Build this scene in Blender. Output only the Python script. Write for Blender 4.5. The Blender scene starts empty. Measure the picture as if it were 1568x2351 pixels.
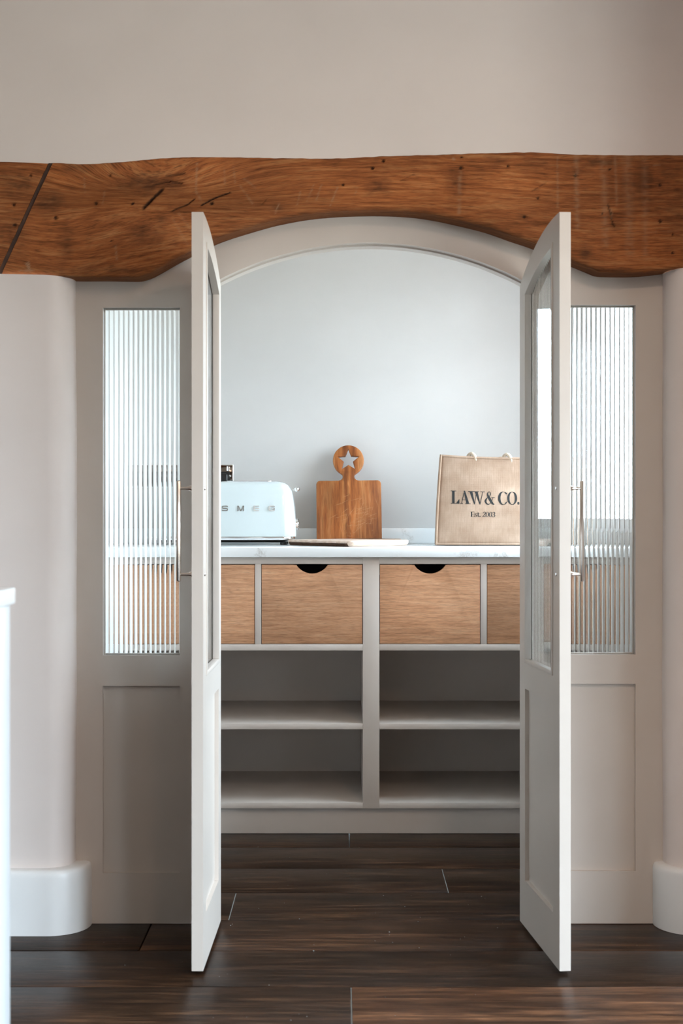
import bpy, bmesh, math, random
from mathutils import Vector, Matrix, noise as mnoise
random.seed(7)
PI = math.pi
scn = bpy.context.scene
col = scn.collection

# ------------------------------------------------------------------ camera
F = 50.0 / 24.0 * 1568.0          # focal length in photo pixels
CAMZ = 1.05
def U(u, d): return (u - 784.0) / F * d
def V(v, d): return CAMZ - (v - 1175.5) / F * d

cam_d = bpy.data.cameras.new('camera')
cam = bpy.data.objects.new('camera', cam_d)
col.objects.link(cam)
cam.location = (0, 0, CAMZ)
cam.rotation_euler = (PI / 2, 0, 0)
cam_d.sensor_fit = 'HORIZONTAL'
cam_d.sensor_width = 24.0
cam_d.lens = 50.0
cam_d.clip_start = 0.05
cam_d.dof.use_dof = True
cam_d.dof.focus_distance = 4.4
cam_d.dof.aperture_fstop = 5.6
scn.camera = cam

# ------------------------------------------------------------------ world, light, exposure
SKY = 16.0
world = bpy.data.worlds.new('overcast_sky')
scn.world = world
world.use_nodes = True
wn = world.node_tree
wn.nodes.clear()
w_out = wn.nodes.new('ShaderNodeOutputWorld')
w_bg = wn.nodes.new('ShaderNodeBackground')
w_tc = wn.nodes.new('ShaderNodeTexCoord')
w_sep = wn.nodes.new('ShaderNodeSeparateXYZ')
w_map = wn.nodes.new('ShaderNodeMapRange')
w_ramp = wn.nodes.new('ShaderNodeValToRGB')
w_map.inputs['From Min'].default_value = -1
w_map.inputs['From Max'].default_value = 1
wn.links.new(w_tc.outputs['Generated'], w_sep.inputs[0])
wn.links.new(w_sep.outputs['Z'], w_map.inputs['Value'])
wn.links.new(w_map.outputs[0], w_ramp.inputs[0])
wn.links.new(w_ramp.outputs[0], w_bg.inputs['Color'])
wn.links.new(w_bg.outputs[0], w_out.inputs[0])
e = w_ramp.color_ramp.elements
e[0].position = 0.47; e[0].color = (0.24, 0.26, 0.24, 1)
e[1].position = 0.53; e[1].color = (0.68, 0.86, 1.0, 1)
w_bg.inputs['Strength'].default_value = SKY

scn.view_settings.view_transform = 'Standard'
scn.view_settings.look = 'None'
scn.view_settings.gamma = 1.0
scn.view_settings.use_curve_mapping = False
scn.view_settings.exposure = 1.27

def portal(name, loc, rot, sx, sz):
    l = bpy.data.lights.new(name, 'AREA')
    l.shape = 'RECTANGLE'; l.size = sx; l.size_y = sz
    l.cycles.is_portal = True
    o = bpy.data.objects.new(name, l); col.objects.link(o)
    o.location = loc; o.rotation_euler = rot
    return o

# layout of the rooms (depth is world +y, measured from the camera)
D_SCREEN = 3.63       # painted screen, front face
D_WALL = 3.556        # plaster above the beam
D_BEAM = 3.55
D_BACK = 5.25         # pantry back wall
PX0, PX1 = -0.665, 0.858          # pantry side walls
PZ = 2.35
RX0, RX1, RY0, RZ = -4.6, 2.1, -4.2, 2.55
WR = (0.05, 1.90, 0.06, 1.95)     # garden door opening in the right wall: y0,y1,z0,z1
WB = (-2.2, -1.2, 0.9, 2.1)       # second garden door further back in the right wall
WP = (3.74, 5.00, 0.99, 1.98)      # pantry window in its right wall

portal('portal_garden_door', (RX1 + .12, (WR[0] + WR[1]) / 2, (WR[2] + WR[3]) / 2), (0, PI / 2, 0), WR[3] - WR[2], WR[1] - WR[0])
portal('portal_second_door', (RX1 + .12, (WB[0] + WB[1]) / 2, (WB[2] + WB[3]) / 2), (0, PI / 2, 0), WB[3] - WB[2], WB[1] - WB[0])
portal('portal_pantry_window', (PX1 + .06, (WP[0] + WP[1]) / 2, (WP[2] + WP[3]) / 2), (0, PI / 2, 0), WP[3] - WP[2], WP[1] - WP[0])

# ------------------------------------------------------------------ helpers
def srgb(r, g, b):
    f = lambda c: (c / 255 / 12.92) if c / 255 <= 0.04045 else ((c / 255 + 0.055) / 1.055) ** 2.4
    return (f(r), f(g), f(b), 1)

def mat_base(name):
    m = bpy.data.materials.new(name); m.use_nodes = True
    nt = m.node_tree
    return m, nt, nt.nodes['Principled BSDF'], nt.nodes['Material Output']

def N(nt, typ, **kw):
    n = nt.nodes.new(typ)
    for k, v in kw.items(): setattr(n, k, v)
    return n

def ramp(nt, stops):
    r = N(nt, 'ShaderNodeValToRGB')
    el = r.color_ramp.elements
    while len(el) < len(stops): el.new(0.5)
    for s, (p, c) in zip(el, stops):
        s.position = p; s.color = c
    return r

def mixc(nt, a, b, fac, typ='MIX'):
    m = N(nt, 'ShaderNodeMix', data_type='RGBA', blend_type=typ)
    for sock, val in ((0, fac), (6, a), (7, b)):
        if hasattr(val, 'links') or hasattr(val, 'is_linked'): nt.links.new(val, m.inputs[sock])
        else: m.inputs[sock].default_value = val
    return m.outputs[2]

def paint(name, c, rough=0.5, var=0.04, bump=0.05, scale=6.0, spec=0.4, fine=180.0):
    m, nt, p, out = mat_base(name)
    tc = N(nt, 'ShaderNodeTexCoord')
    nz = N(nt, 'ShaderNodeTexNoise'); nz.inputs['Scale'].default_value = scale; nz.inputs['Detail'].default_value = 5
    nt.links.new(tc.outputs['Object'], nz.inputs['Vector'])
    lo = tuple(x * (1 - var) for x in c[:3]) + (1,); hi = tuple(min(1, x * (1 + var)) for x in c[:3]) + (1,)
    r = ramp(nt, [(0.3, lo), (0.7, hi)])
    nt.links.new(nz.outputs['Fac'], r.inputs[0]); nt.links.new(r.outputs[0], p.inputs['Base Color'])
    n2 = N(nt, 'ShaderNodeTexNoise'); n2.inputs['Scale'].default_value = fine; n2.inputs['Detail'].default_value = 3
    nt.links.new(tc.outputs['Object'], n2.inputs['Vector'])
    b = N(nt, 'ShaderNodeBump'); b.inputs['Strength'].default_value = bump; b.inputs['Distance'].default_value = 0.002
    nt.links.new(n2.outputs['Fac'], b.inputs['Height']); nt.links.new(b.outputs[0], p.inputs['Normal'])
    p.inputs['Roughness'].default_value = rough
    p.inputs['Specular IOR Level'].default_value = spec
    return m

def plaster(name, c):
    m, nt, p, out = mat_base(name)
    tc = N(nt, 'ShaderNodeTexCoord')
    mp = N(nt, 'ShaderNodeMapping'); mp.inputs['Scale'].default_value = (2.0, 2.0, 3.0)
    nt.links.new(tc.outputs['Object'], mp.inputs[0])
    nz = N(nt, 'ShaderNodeTexNoise'); nz.inputs['Scale'].default_value = 1.6; nz.inputs['Detail'].default_value = 4
    nt.links.new(mp.outputs[0], nz.inputs['Vector'])
    r = ramp(nt, [(0.3, tuple(x * 0.97 for x in c[:3]) + (1,)), (0.7, tuple(min(1, x * 1.02) for x in c[:3]) + (1,))])
    nt.links.new(nz.outputs['Fac'], r.inputs[0]); nt.links.new(r.outputs[0], p.inputs['Base Color'])
    n2 = N(nt, 'ShaderNodeTexNoise'); n2.inputs['Scale'].default_value = 5.0; n2.inputs['Detail'].default_value = 6
    nt.links.new(tc.outputs['Object'], n2.inputs['Vector'])
    b = N(nt, 'ShaderNodeBump'); b.inputs['Strength'].default_value = 0.25; b.inputs['Distance'].default_value = 0.012
    nt.links.new(n2.outputs['Fac'], b.inputs['Height']); nt.links.new(b.outputs[0], p.inputs['Normal'])
    p.inputs['Roughness'].default_value = 0.75
    p.inputs['Specular IOR Level'].default_value = 0.2
    return m

def wood(name, dark, mid, light, rough=0.45, along='X', stretch=14.0, scale=3.0, bump=0.12, tone=0.25,
         knots=0.0, uv=False, fine=0.35, spec=0.4, staves=0.0):
    """Procedural timber: growth bands and fibres stretched along one local axis, shifted per object."""
    m, nt, p, out = mat_base(name)
    L = nt.links.new
    tc = N(nt, 'ShaderNodeTexCoord'); oi = N(nt, 'ShaderNodeObjectInfo')
    add = N(nt, 'ShaderNodeVectorMath', operation='MULTIPLY_ADD')
    cmb = N(nt, 'ShaderNodeCombineXYZ')
    for i in range(3): L(oi.outputs['Random'], cmb.inputs[i])
    L(cmb.outputs[0], add.inputs[0]); add.inputs[1].default_value = (37.0, 53.0, 71.0)
    L(tc.outputs['UV' if uv else 'Object'], add.inputs[2])
    coord = add.outputs[0]
    stave_tone = None
    if staves > 0:      # glued-up staves: each shifts the figure and has its own tone
        sp = N(nt, 'ShaderNodeSeparateXYZ'); L(add.outputs[0], sp.inputs[0])
        dv = N(nt, 'ShaderNodeMath', operation='DIVIDE'); dv.inputs[1].default_value = staves; L(sp.outputs['Z' if along == 'X' else 'X'], dv.inputs[0])
        fl = N(nt, 'ShaderNodeMath', operation='FLOOR'); L(dv.outputs[0], fl.inputs[0])
        wn_ = N(nt, 'ShaderNodeTexWhiteNoise', noise_dimensions='1D'); L(fl.outputs[0], wn_.inputs['W'])
        sh = N(nt, 'ShaderNodeVectorMath', operation='MULTIPLY_ADD'); L(wn_.outputs['Color'], sh.inputs[0]); sh.inputs[1].default_value = (9, 9, 9); L(add.outputs[0], sh.inputs[2])
        coord = sh.outputs[0]
        rs_ = ramp(nt, [(0, (.88, .86, .84, 1)), (1, (1.06, 1.05, 1.04, 1))]); L(wn_.outputs['Value'], rs_.inputs[0]); stave_tone = rs_.outputs[0]
    s = [stretch, stretch, stretch]; s['XYZ'.index(along)] = 1.0
    mp = N(nt, 'ShaderNodeMapping'); mp.inputs['Scale'].default_value = s
    L(coord, mp.inputs[0])
    nz = N(nt, 'ShaderNodeTexNoise'); nz.inputs['Scale'].default_value = scale; nz.inputs['Detail'].default_value = 7
    nz.inputs['Roughness'].default_value = 0.62; nz.inputs['Distortion'].default_value = 0.5
    L(mp.outputs[0], nz.inputs['Vector'])
    r = ramp(nt, [(0.28, dark), (0.5, mid), (0.74, light)])
    L(nz.outputs['Fac'], r.inputs[0])
    # broad tone
    n3 = N(nt, 'ShaderNodeTexNoise'); n3.inputs['Scale'].default_value = 3.2; n3.inputs['Detail'].default_value = 3
    mp3 = N(nt, 'ShaderNodeMapping'); s3 = [2.2] * 3; s3['XYZ'.index(along)] = 0.8; mp3.inputs['Scale'].default_value = s3
    L(add.outputs[0], mp3.inputs[0]); L(mp3.outputs[0], n3.inputs['Vector'])
    r3 = ramp(nt, [(0.3, (1 - tone,) * 3 + (1,)), (0.7, (1 + tone * .4,) * 3 + (1,))])
    L(n3.outputs['Fac'], r3.inputs[0])
    c = mixc(nt, r.outputs[0], r3.outputs[0], 1.0, 'MULTIPLY')
    # fine pores
    mp2 = N(nt, 'ShaderNodeMapping'); s2 = [stretch * 9] * 3; s2['XYZ'.index(along)] = 5.0
    mp2.inputs['Scale'].default_value = s2
    L(coord, mp2.inputs[0])
    n2 = N(nt, 'ShaderNodeTexNoise'); n2.inputs['Scale'].default_value = scale; n2.inputs['Detail'].default_value = 3
    L(mp2.outputs[0], n2.inputs['Vector'])
    r2 = ramp(nt, [(0.34, (1 - fine,) * 3 + (1,)), (0.52, (1, 1, 1, 1))])
    L(n2.outputs['Fac'], r2.inputs[0])
    c = mixc(nt, c, r2.outputs[0], 1.0, 'MULTIPLY')
    if stave_tone is not None: c = mixc(nt, c, stave_tone, 1.0, 'MULTIPLY')
    c = mixc(nt, c, oi.outputs['Color'], 1.0, 'MULTIPLY')
    # board to board tone
    r4 = ramp(nt, [(0.0, (0.82, 0.80, 0.78, 1)), (1.0, (1.12, 1.1, 1.08, 1))])
    L(oi.outputs['Random'], r4.inputs[0])
    c = mixc(nt, c, r4.outputs[0], 1.0, 'MULTIPLY')
    if knots > 0:
        nk = N(nt, 'ShaderNodeTexNoise'); nk.inputs['Scale'].default_value = 2.6; nk.inputs['Detail'].default_value = 2
        mk = N(nt, 'ShaderNodeMapping'); sk = [2.6] * 3; sk['XYZ'.index(along)] = 0.9; mk.inputs['Scale'].default_value = sk
        L(add.outputs[0], mk.inputs[0]); L(mk.outputs[0], nk.inputs['Vector'])
        rk = ramp(nt, [(0.60, (1, 1, 1, 1)), (0.76, (1 - knots,) * 3 + (1,))])
        L(nk.outputs['Fac'], rk.inputs[0])
        c = mixc(nt, c, rk.outputs[0], 1.0, 'MULTIPLY')
    L(c, p.inputs['Base Color'])
    b = N(nt, 'ShaderNodeBump'); b.inputs['Strength'].default_value = bump; b.inputs['Distance'].default_value = 0.003
    L(n2.outputs['Fac'], b.inputs['Height']); L(b.outputs[0], p.inputs['Normal'])
    p.inputs['Roughness'].default_value = rough
    p.inputs['Specular IOR Level'].default_value = spec
    return m, nt, p, c

def metal(name, c, rough):
    m, nt, p, out = mat_base(name)
    p.inputs['Base Color'].default_value = c; p.inputs['Metallic'].default_value = 1.0
    nz = N(nt, 'ShaderNodeTexNoise'); nz.inputs['Scale'].default_value = 60
    tc = N(nt, 'ShaderNodeTexCoord'); nt.links.new(tc.outputs['Object'], nz.inputs['Vector'])
    mr = N(nt, 'ShaderNodeMapRange'); mr.inputs['To Min'].default_value = rough * 0.8; mr.inputs['To Max'].default_value = rough * 1.3
    nt.links.new(nz.outputs['Fac'], mr.inputs['Value']); nt.links.new(mr.outputs[0], p.inputs['Roughness'])
    return m

def plain(name, c, rough=0.5, spec=0.5, coat=0.0):
    m, nt, p, out = mat_base(name)
    p.inputs['Base Color'].default_value = c
    p.inputs['Roughness'].default_value = rough; p.inputs['Specular IOR Level'].default_value = spec
    p.inputs['Coat Weight'].default_value = coat; p.inputs['Coat Roughness'].default_value = 0.03
    return m

M = {}
M['wall'] = plaster('warm_white_plaster', srgb(224, 212, 206))
M['pantry_wall'] = plaster('pale_grey_plaster', srgb(208, 205, 202))
M['ceiling'] = plaster('white_ceiling', srgb(236, 230, 224))
M['joinery'] = paint('greige_eggshell', srgb(200, 189, 180), rough=0.34, var=0.02, bump=0.02)
M['skirting'] = paint('white_eggshell', srgb(230, 229, 228), rough=0.32, var=0.02, bump=0.04)
M['island'] = paint('white_island_paint', srgb(182, 183, 184), rough=0.35, var=0.015, bump=0.02)
M['frame_white'] = paint('white_window_paint', srgb(236, 236, 236), rough=0.4, var=0.01, bump=0.02)
M['chrome'] = metal('polished_chrome', (0.86, 0.87, 0.88, 1), 0.05)
M['nickel'] = metal('polished_nickel', (0.78, 0.68, 0.60, 1), 0.2)
M['black'] = plain('black_plastic', (0.008, 0.008, 0.008, 1), 0.35)
M['dark_void'] = plain('dark_drawer_void', (0.02, 0.015, 0.012, 1), 0.9, 0.1)  # near-black colour for the hollow behind the finger pulls
M['cream_enamel'] = plain('pale_mint_enamel', srgb(208, 218, 219), 0.12, 0.5, 0.6)
M['ink'] = paint('black_ink', (0.02, 0.02, 0.02, 1), rough=0.8, var=0.5, bump=0.1, scale=500)
M['caulk'] = paint('off_white_caulk', srgb(214, 203, 193), rough=0.6)

# thin clear glass for the windows: passes straight through, reflects by angle
m, nt, p, out = mat_base('clear_window_glass')
nt.nodes.remove(p)
tr = N(nt, 'ShaderNodeBsdfTransparent'); gl = N(nt, 'ShaderNodeBsdfGlossy'); gl.inputs['Roughness'].default_value = 0.02
lw = N(nt, 'ShaderNodeLayerWeight'); lw.inputs['Blend'].default_value = 0.5
pw = N(nt, 'ShaderNodeMath', operation='POWER'); pw.inputs[1].default_value = 5.0; nt.links.new(lw.outputs['Facing'], pw.inputs[0])
fr = N(nt, 'ShaderNodeMapRange'); fr.inputs['To Min'].default_value = 0.04; fr.inputs['To Max'].default_value = 0.9; nt.links.new(pw.outputs[0], fr.inputs['Value'])
mx = N(nt, 'ShaderNodeMixShader')
nt.links.new(fr.outputs[0], mx.inputs[0]); nt.links.new(tr.outputs[0], mx.inputs[1]); nt.links.new(gl.outputs[0], mx.inputs[2])
nt.links.new(mx.outputs[0], out.inputs[0])
M['window_glass'] = m
def thin_glass(name, tint):
    m = M['window_glass'].copy(); m.name = name
    for n in m.node_tree.nodes:
        if n.bl_idname == 'ShaderNodeBsdfTransparent': n.inputs[0].default_value = tint
    return m
M['dimming_glass'] = thin_glass('grey_dimming_glass', (.785, .785, .785, 1))  # grey tint added to cut the daylight from the pantry window
# refractive glass of the reeded panes
m, nt, p, out = mat_base('reeded_glass')
p.inputs['Base Color'].default_value = (0.965, 0.985, 0.98, 1)
p.inputs['Transmission Weight'].default_value = 1.0; p.inputs['IOR'].default_value = 1.5; p.inputs['Roughness'].default_value = 0.0
M['reeded'] = m

M['floor_plank'], nt, p, c = wood('dark_stained_oak', srgb(24, 14, 9), srgb(54, 36, 25), srgb(98, 70, 50), rough=0.29, along='X',
                                  stretch=15.0, scale=4.0, bump=0.25, tone=0.55, knots=0.7, fine=0.55, spec=0.30)
p.inputs['IOR'].default_value = 1.33
M['oak'], nt, p, c = wood('pale_oak', srgb(184, 132, 96), srgb(212, 160, 122), srgb(226, 180, 144), rough=0.5, along='X',
                          stretch=15.0, scale=9.0, bump=0.08, tone=0.16, fine=0.34, knots=0.2, staves=0.088)
M['board_dark'], nt, p, c = wood('oiled_acacia', srgb(120, 64, 28), srgb(178, 106, 54), srgb(206, 142, 88), rough=0.4, along='Z',
                                 stretch=10.0, scale=5.0, bump=0.08, tone=0.3, fine=0.25, knots=0.4)
tcx = N(nt, 'ShaderNodeTexCoord'); nzx = N(nt, 'ShaderNodeTexNoise'); nzx.inputs['Scale'].default_value = 16; nt.links.new(tcx.outputs['Object'], nzx.inputs['Vector'])
spx = N(nt, 'ShaderNodeSeparateXYZ'); nt.links.new(tcx.outputs['Object'], spx.inputs[0])
max_ = N(nt, 'ShaderNodeMath', operation='MULTIPLY_ADD'); max_.inputs[1].default_value = .045; nt.links.new(nzx.outputs['Fac'], max_.inputs[0]); nt.links.new(spx.outputs['X'], max_.inputs[2])
rgx = ramp(nt, [(.0, (1, 1, 1, 1)), (.004, (.92, .88, .84, 1)), (.012, (.50, .44, .40, 1)), (.024, (.74, .69, .65, 1)), (.027, (1.08, 1.06, 1.04, 1)), (.045, (1, 1, 1, 1))]); nt.links.new(max_.outputs[0], rgx.inputs[0])
c = mixc(nt, c, rgx.outputs[0], 1.0, 'MULTIPLY'); nt.links.new(c, p.inputs['Base Color'])
M['board_pale'], nt, p, c = wood('pale_bare_beech', srgb(196, 168, 148), srgb(220, 198, 182), srgb(234, 218, 206), rough=0.55, along='X',
                                 stretch=12.0, scale=4.0, bump=0.05, tone=0.1, fine=0.15)

# ---- object plumbing
def link(name, me, mats=None, parent=None, loc=None):
    o = bpy.data.objects.new(name, me)
    col.objects.link(o)
    if mats is not None and me is not None:
        for mm in (mats if isinstance(mats, (list, tuple)) else [mats]): me.materials.append(mm)
    if parent: o.parent = parent
    if loc: o.location = loc
    return o

def empty(name, loc=(0, 0, 0), rz=0.0):
    o = bpy.data.objects.new(name, None); col.objects.link(o)
    o.empty_display_size = 0.1
    o.location = loc; o.rotation_euler = (0, 0, rz)
    return o

def tag(o, label=None, cat=None, group=None, kind=None):
    if label: o['label'] = label
    if cat: o['category'] = cat
    if group: o['group'] = group
    if kind: o['kind'] = kind
    return o

def smooth_by_angle(me, ang=math.radians(35)):
    bm = bmesh.new(); bm.from_mesh(me)
    for f in bm.faces: f.smooth = True
    for e in bm.edges:
        if len(e.link_faces) == 2 and e.calc_face_angle(0) > ang: e.smooth = False
    bm.to_mesh(me); bm.free()

def bm_box(bm, x0, x1, y0, y1, z0, z1):
    vs = [bm.verts.new(p) for p in ((x0, y0, z0), (x1, y0, z0), (x1, y1, z0), (x0, y1, z0), (x0, y0, z1), (x1, y0, z1), (x1, y1, z1), (x0, y1, z1))]
    for q in ((0, 3, 2, 1), (4, 5, 6, 7), (0, 1, 5, 4), (1, 2, 6, 5), (2, 3, 7, 6), (3, 0, 4, 7)):
        bm.faces.new([vs[i] for i in q])

def finish(name, bm, mats, parent=None, bevel=0.0, seg=2, loc=None, smooth=True):
    bmesh.ops.recalc_face_normals(bm, faces=bm.faces)
    if bevel > 0:
        es = [e for e in bm.edges if len(e.link_faces) == 2 and e.calc_face_angle(0) > 0.6]
        bmesh.ops.bevel(bm, geom=es, offset=bevel, segments=seg, profile=0.5, affect='EDGES', clamp_overlap=True)
    me = bpy.data.meshes.new(name); bm.to_mesh(me); bm.free()
    if smooth: smooth_by_angle(me)
    return link(name, me, mats, parent, loc)

def box(name, x0, x1, y0, y1, z0, z1, mats, parent=None, bevel=0.0015, centre=False):
    bm = bmesh.new()
    if centre:
        cx, cy, cz = (x0 + x1) / 2, (y0 + y1) / 2, (z0 + z1) / 2
        bm_box(bm, x0 - cx, x1 - cx, y0 - cy, y1 - cy, z0 - cz, z1 - cz)
        return finish(name, bm, mats, parent, bevel, loc=(cx, cy, cz))
    bm_box(bm, x0, x1, y0, y1, z0, z1)
    return finish(name, bm, mats, parent, bevel)

def prism(name, poly, y0, y1, mats, parent=None, bevel=0.0012):
    """poly: outline in x,z; pushed from y0 to y1"""
    bm = bmesh.new()
    a = [bm.verts.new((x, y0, z)) for x, z in poly]; b = [bm.verts.new((x, y1, z)) for x, z in poly]
    n = len(poly)
    bm.faces.new(a); bm.faces.new(b[::-1])
    for i in range(n): bm.faces.new((a[i], a[(i + 1) % n], b[(i + 1) % n], b[i]))
    return finish(name, bm, mats, parent, bevel)

def strip(name, xs, ztop, zbot, y0, y1, mats, parent=None, bevel=0.0):
    """a plate whose top and bottom edges are curves ztop(x), zbot(x)"""
    bm = bmesh.new()
    rows = []
    for x in xs:
        rows.append([bm.verts.new(p) for p in ((x, y0, zbot(x)), (x, y0, ztop(x)), (x, y1, ztop(x)), (x, y1, zbot(x)))])
    for a, b in zip(rows, rows[1:]):
        for i in range(4):
            bm.faces.new((a[i], b[i], b[(i + 1) % 4], a[(i + 1) % 4]))
    bm.faces.new(rows[0][::-1]); bm.faces.new(rows[-1])
    return finish(name, bm, mats, parent, bevel)

def curve_plate(name, polys, depth, bevel, mats, parent=None):
    """outline(s) in x,y with holes -> plate of that depth lying in local x,z (front at -y)"""
    cu = bpy.data.curves.new(name, 'CURVE'); cu.dimensions = '2D'; cu.fill_mode = 'BOTH'
    for poly in polys:
        sp = cu.splines.new('POLY'); sp.points.add(len(poly) - 1); sp.use_cyclic_u = True
        for pt, (x, y) in zip(sp.points, poly): pt.co = (x, y, 0, 1)
    cu.extrude = max(0.0, depth / 2 - bevel); cu.bevel_depth = bevel; cu.bevel_resolution = 1; cu.offset = -bevel
    tmp = bpy.data.objects.new('tmp', cu); col.objects.link(tmp)
    dg = bpy.context.evaluated_depsgraph_get()
    me = bpy.data.meshes.new_from_object(tmp.evaluated_get(dg), depsgraph=dg)
    bpy.data.objects.remove(tmp); bpy.data.curves.remove(cu)
    me.name = name
    me.materials.clear()
    me.transform(Matrix.Rotation(PI / 2, 4, 'X'))
    bm = bmesh.new(); bm.from_mesh(me); bmesh.ops.remove_doubles(bm, verts=bm.verts, dist=1e-6); bm.to_mesh(me); bm.free()
    smooth_by_angle(me, math.radians(40))
    return link(name, me, mats, parent)

def bm_tube(bm, pts, rad, n=10, cap=True, closed=False):
    pts = [Vector(p) for p in pts]
    rads = rad if isinstance(rad, (list, tuple)) else [rad] * len(pts)
    rings = []
    up = None
    for i, p in enumerate(pts):
        if closed: t = pts[(i + 1) % len(pts)] - pts[i - 1]
        else: t = pts[min(i + 1, len(pts) - 1)] - pts[max(i - 1, 0)]
        t.normalize()
        if up is None:
            up = Vector((0, 0, 1)) if abs(t.z) < 0.9 else Vector((1, 0, 0))
        s = t.cross(up).normalized(); up = s.cross(t).normalized()
        rings.append([bm.verts.new(p + (s * math.cos(k * 2 * PI / n) + up * math.sin(k * 2 * PI / n)) * rads[i]) for k in range(n)])
    pairs = list(zip(rings, rings[1:])) + ([(rings[-1], rings[0])] if closed else [])
    for a, b in pairs:
        for k in range(n): bm.faces.new((a[k], a[(k + 1) % n], b[(k + 1) % n], b[k]))
    if cap and not closed:
        bm.faces.new(rings[0][::-1]); bm.faces.new(rings[-1])

def tube(name, pts, rad, mats, parent=None, n=10, closed=False):
    bm = bmesh.new(); bm_tube(bm, pts, rad, n, True, closed)
    return finish(name, bm, mats, parent)

def interp(pts):
    xs = [p[0] for p in pts]; ys = [p[1] for p in pts]
    def f(x):
        if x <= xs[0]: return ys[0]
        if x >= xs[-1]: return ys[-1]
        for i in range(len(xs) - 1):
            if xs[i] <= x <= xs[i + 1]:
                t = (x - xs[i]) / (xs[i + 1] - xs[i])
                h = lambda k: 0 if k <= 0 or k >= len(xs) - 1 else (ys[k + 1] - ys[k - 1]) / (xs[k + 1] - xs[k - 1])
                d = xs[i + 1] - xs[i]
                m0, m1 = h(i) * d, h(i + 1) * d
                t2, t3 = t * t, t * t * t
                return (2 * t3 - 3 * t2 + 1) * ys[i] + (t3 - 2 * t2 + t) * m0 + (-2 * t3 + 3 * t2) * ys[i + 1] + (t3 - t2) * m1
    return f

def frange(a, b, n): return [a + (b - a) * i / (n - 1) for i in range(n)]

# ------------------------------------------------------------------ beam outline (world x -> z)
bt = [(-500, 362), (0, 368), (80, 371), (200, 376), (290, 370), (400, 361), (500, 360), (640, 362), (768, 363), (880, 358), (1000, 355), (1150, 350), (1230, 349), (1320, 354), (1568, 355), (2200, 352)]
bb = [(-500, 622), (0, 629), (90, 631), (170, 634), (240, 634), (300, 635), (318, 634), (345, 625), (400, 594), (440, 573), (495, 546), (560, 524), (640, 502), (730, 487), (850, 481), (940, 484), (1000, 492), (1060, 505), (1120, 520), (1180, 541), (1230, 558), (1290, 586), (1350, 611), (1378, 622), (1400, 624), (1470, 624), (1530, 618), (1568, 614), (2200, 606)]
beam_top = interp([(U(u, D_BEAM), V(v, D_BEAM)) for u, v in bt])
beam_bot = interp([(U(u, D_BEAM), V(v, D_BEAM)) for u, v in bb])

# ------------------------------------------------------------------ room shell
# floor: boards laid left to right
floor = box('floor', RX0 - .1, RX1 + .1, RY0 - .1, D_BACK + .1, -0.10, -0.016, M['floor_plank'], bevel=0)
tag(floor, 'dark stained oak plank floor running through the doorway', 'floor', kind='structure')
rows = [-2.6 + 0.0, 2.106, 2.367, 2.628, 2.889, 3.150, 3.408, 3.667, 3.927, 4.193, 4.458, 4.722]
joints = {2.106: [-1.9, -.1, 1.4], 2.367: [-1.2, .75], 2.628: [-2.0, -.45, 1.25], 2.889: [-1.75, U(807, 3.02), 1.95], 3.150: [-1.1, 1.35],
          3.408: [U(336, 3.54), 1.55], 3.667: [U(534, 3.80), 1.75], 3.927: [U(1022, 4.06)], 4.193: [], 4.458: [U(802, 4.59)]}
box('plank', RX0, RX1, RY0, 2.106 - .0012, -0.016, 0.0, M['floor_plank'], floor, 0)['kind'] = 'stuff'
def tone_of(x0, y0):
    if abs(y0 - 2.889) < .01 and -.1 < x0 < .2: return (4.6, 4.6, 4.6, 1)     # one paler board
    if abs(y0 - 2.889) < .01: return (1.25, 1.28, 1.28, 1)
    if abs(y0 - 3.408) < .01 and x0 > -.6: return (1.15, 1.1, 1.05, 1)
    t = random.uniform(.78, 1.05); return (t, t, t, 1)
for y0, y1 in zip(rows[1:], rows[2:]):
    pant = y0 > 3.6
    xa, xb = (RX0, RX1) if y0 < 3.4 else ((-0.72, .92) if pant else (RX0, RX1))
    xs = [xa] + joints[y0] + [xb]
    for x0, x1 in zip(xs, xs[1:]):
        dz = random.uniform(-0.0012, 0.0)
        box('plank', x0 + .0012, x1 - .0012, y0 + .001, y1 - .001, -0.016, dz, M['floor_plank'], floor, 0.0022, centre=True).color = tone_of(x0, y0)

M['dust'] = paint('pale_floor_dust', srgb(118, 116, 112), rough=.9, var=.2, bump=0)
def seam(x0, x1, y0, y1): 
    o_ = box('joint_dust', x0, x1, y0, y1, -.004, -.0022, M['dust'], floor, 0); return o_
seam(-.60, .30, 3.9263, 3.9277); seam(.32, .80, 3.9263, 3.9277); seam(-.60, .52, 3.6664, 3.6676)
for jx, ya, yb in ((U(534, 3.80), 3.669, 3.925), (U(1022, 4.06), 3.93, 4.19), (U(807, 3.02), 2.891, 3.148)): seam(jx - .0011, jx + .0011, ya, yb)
rs = random.Random(11)
bm = bmesh.new()
for k in range(110):
    y = rs.uniform(2.7, 4.6); x = rs.uniform(-.95, 1.0) if y < 3.5 else rs.uniform(-.3, .45)
    r_ = rs.choice((.0004, .0005, .0007, .0011))
    bm_box(bm, x - r_ * rs.uniform(.7, 2), x + r_, y - r_, y + r_, -.0012, .0004)
finish('dust_specks', bm, M['dust'], floor)['kind'] = 'stuff'

def pillar_profile(x_edge, sgn, rad, front, back, far):
    """plan of a plaster pier: along the front face, round the corner, back to the screen. sgn +1: pier lies left of x_edge"""
    pts = [(far, front)]
    cx = x_edge - sgn * rad; cy = front + rad
    n0 = 10
    for i in range(1, n0): pts.append((far + (cx - far) * i / n0, front))
    for k in range(13):
        a = k / 12 * PI / 2
        pts.append((cx + sgn * rad * math.sin(a), cy - rad * math.cos(a)))
    if back > cy: pts.append((x_edge, back))
    return pts

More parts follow.
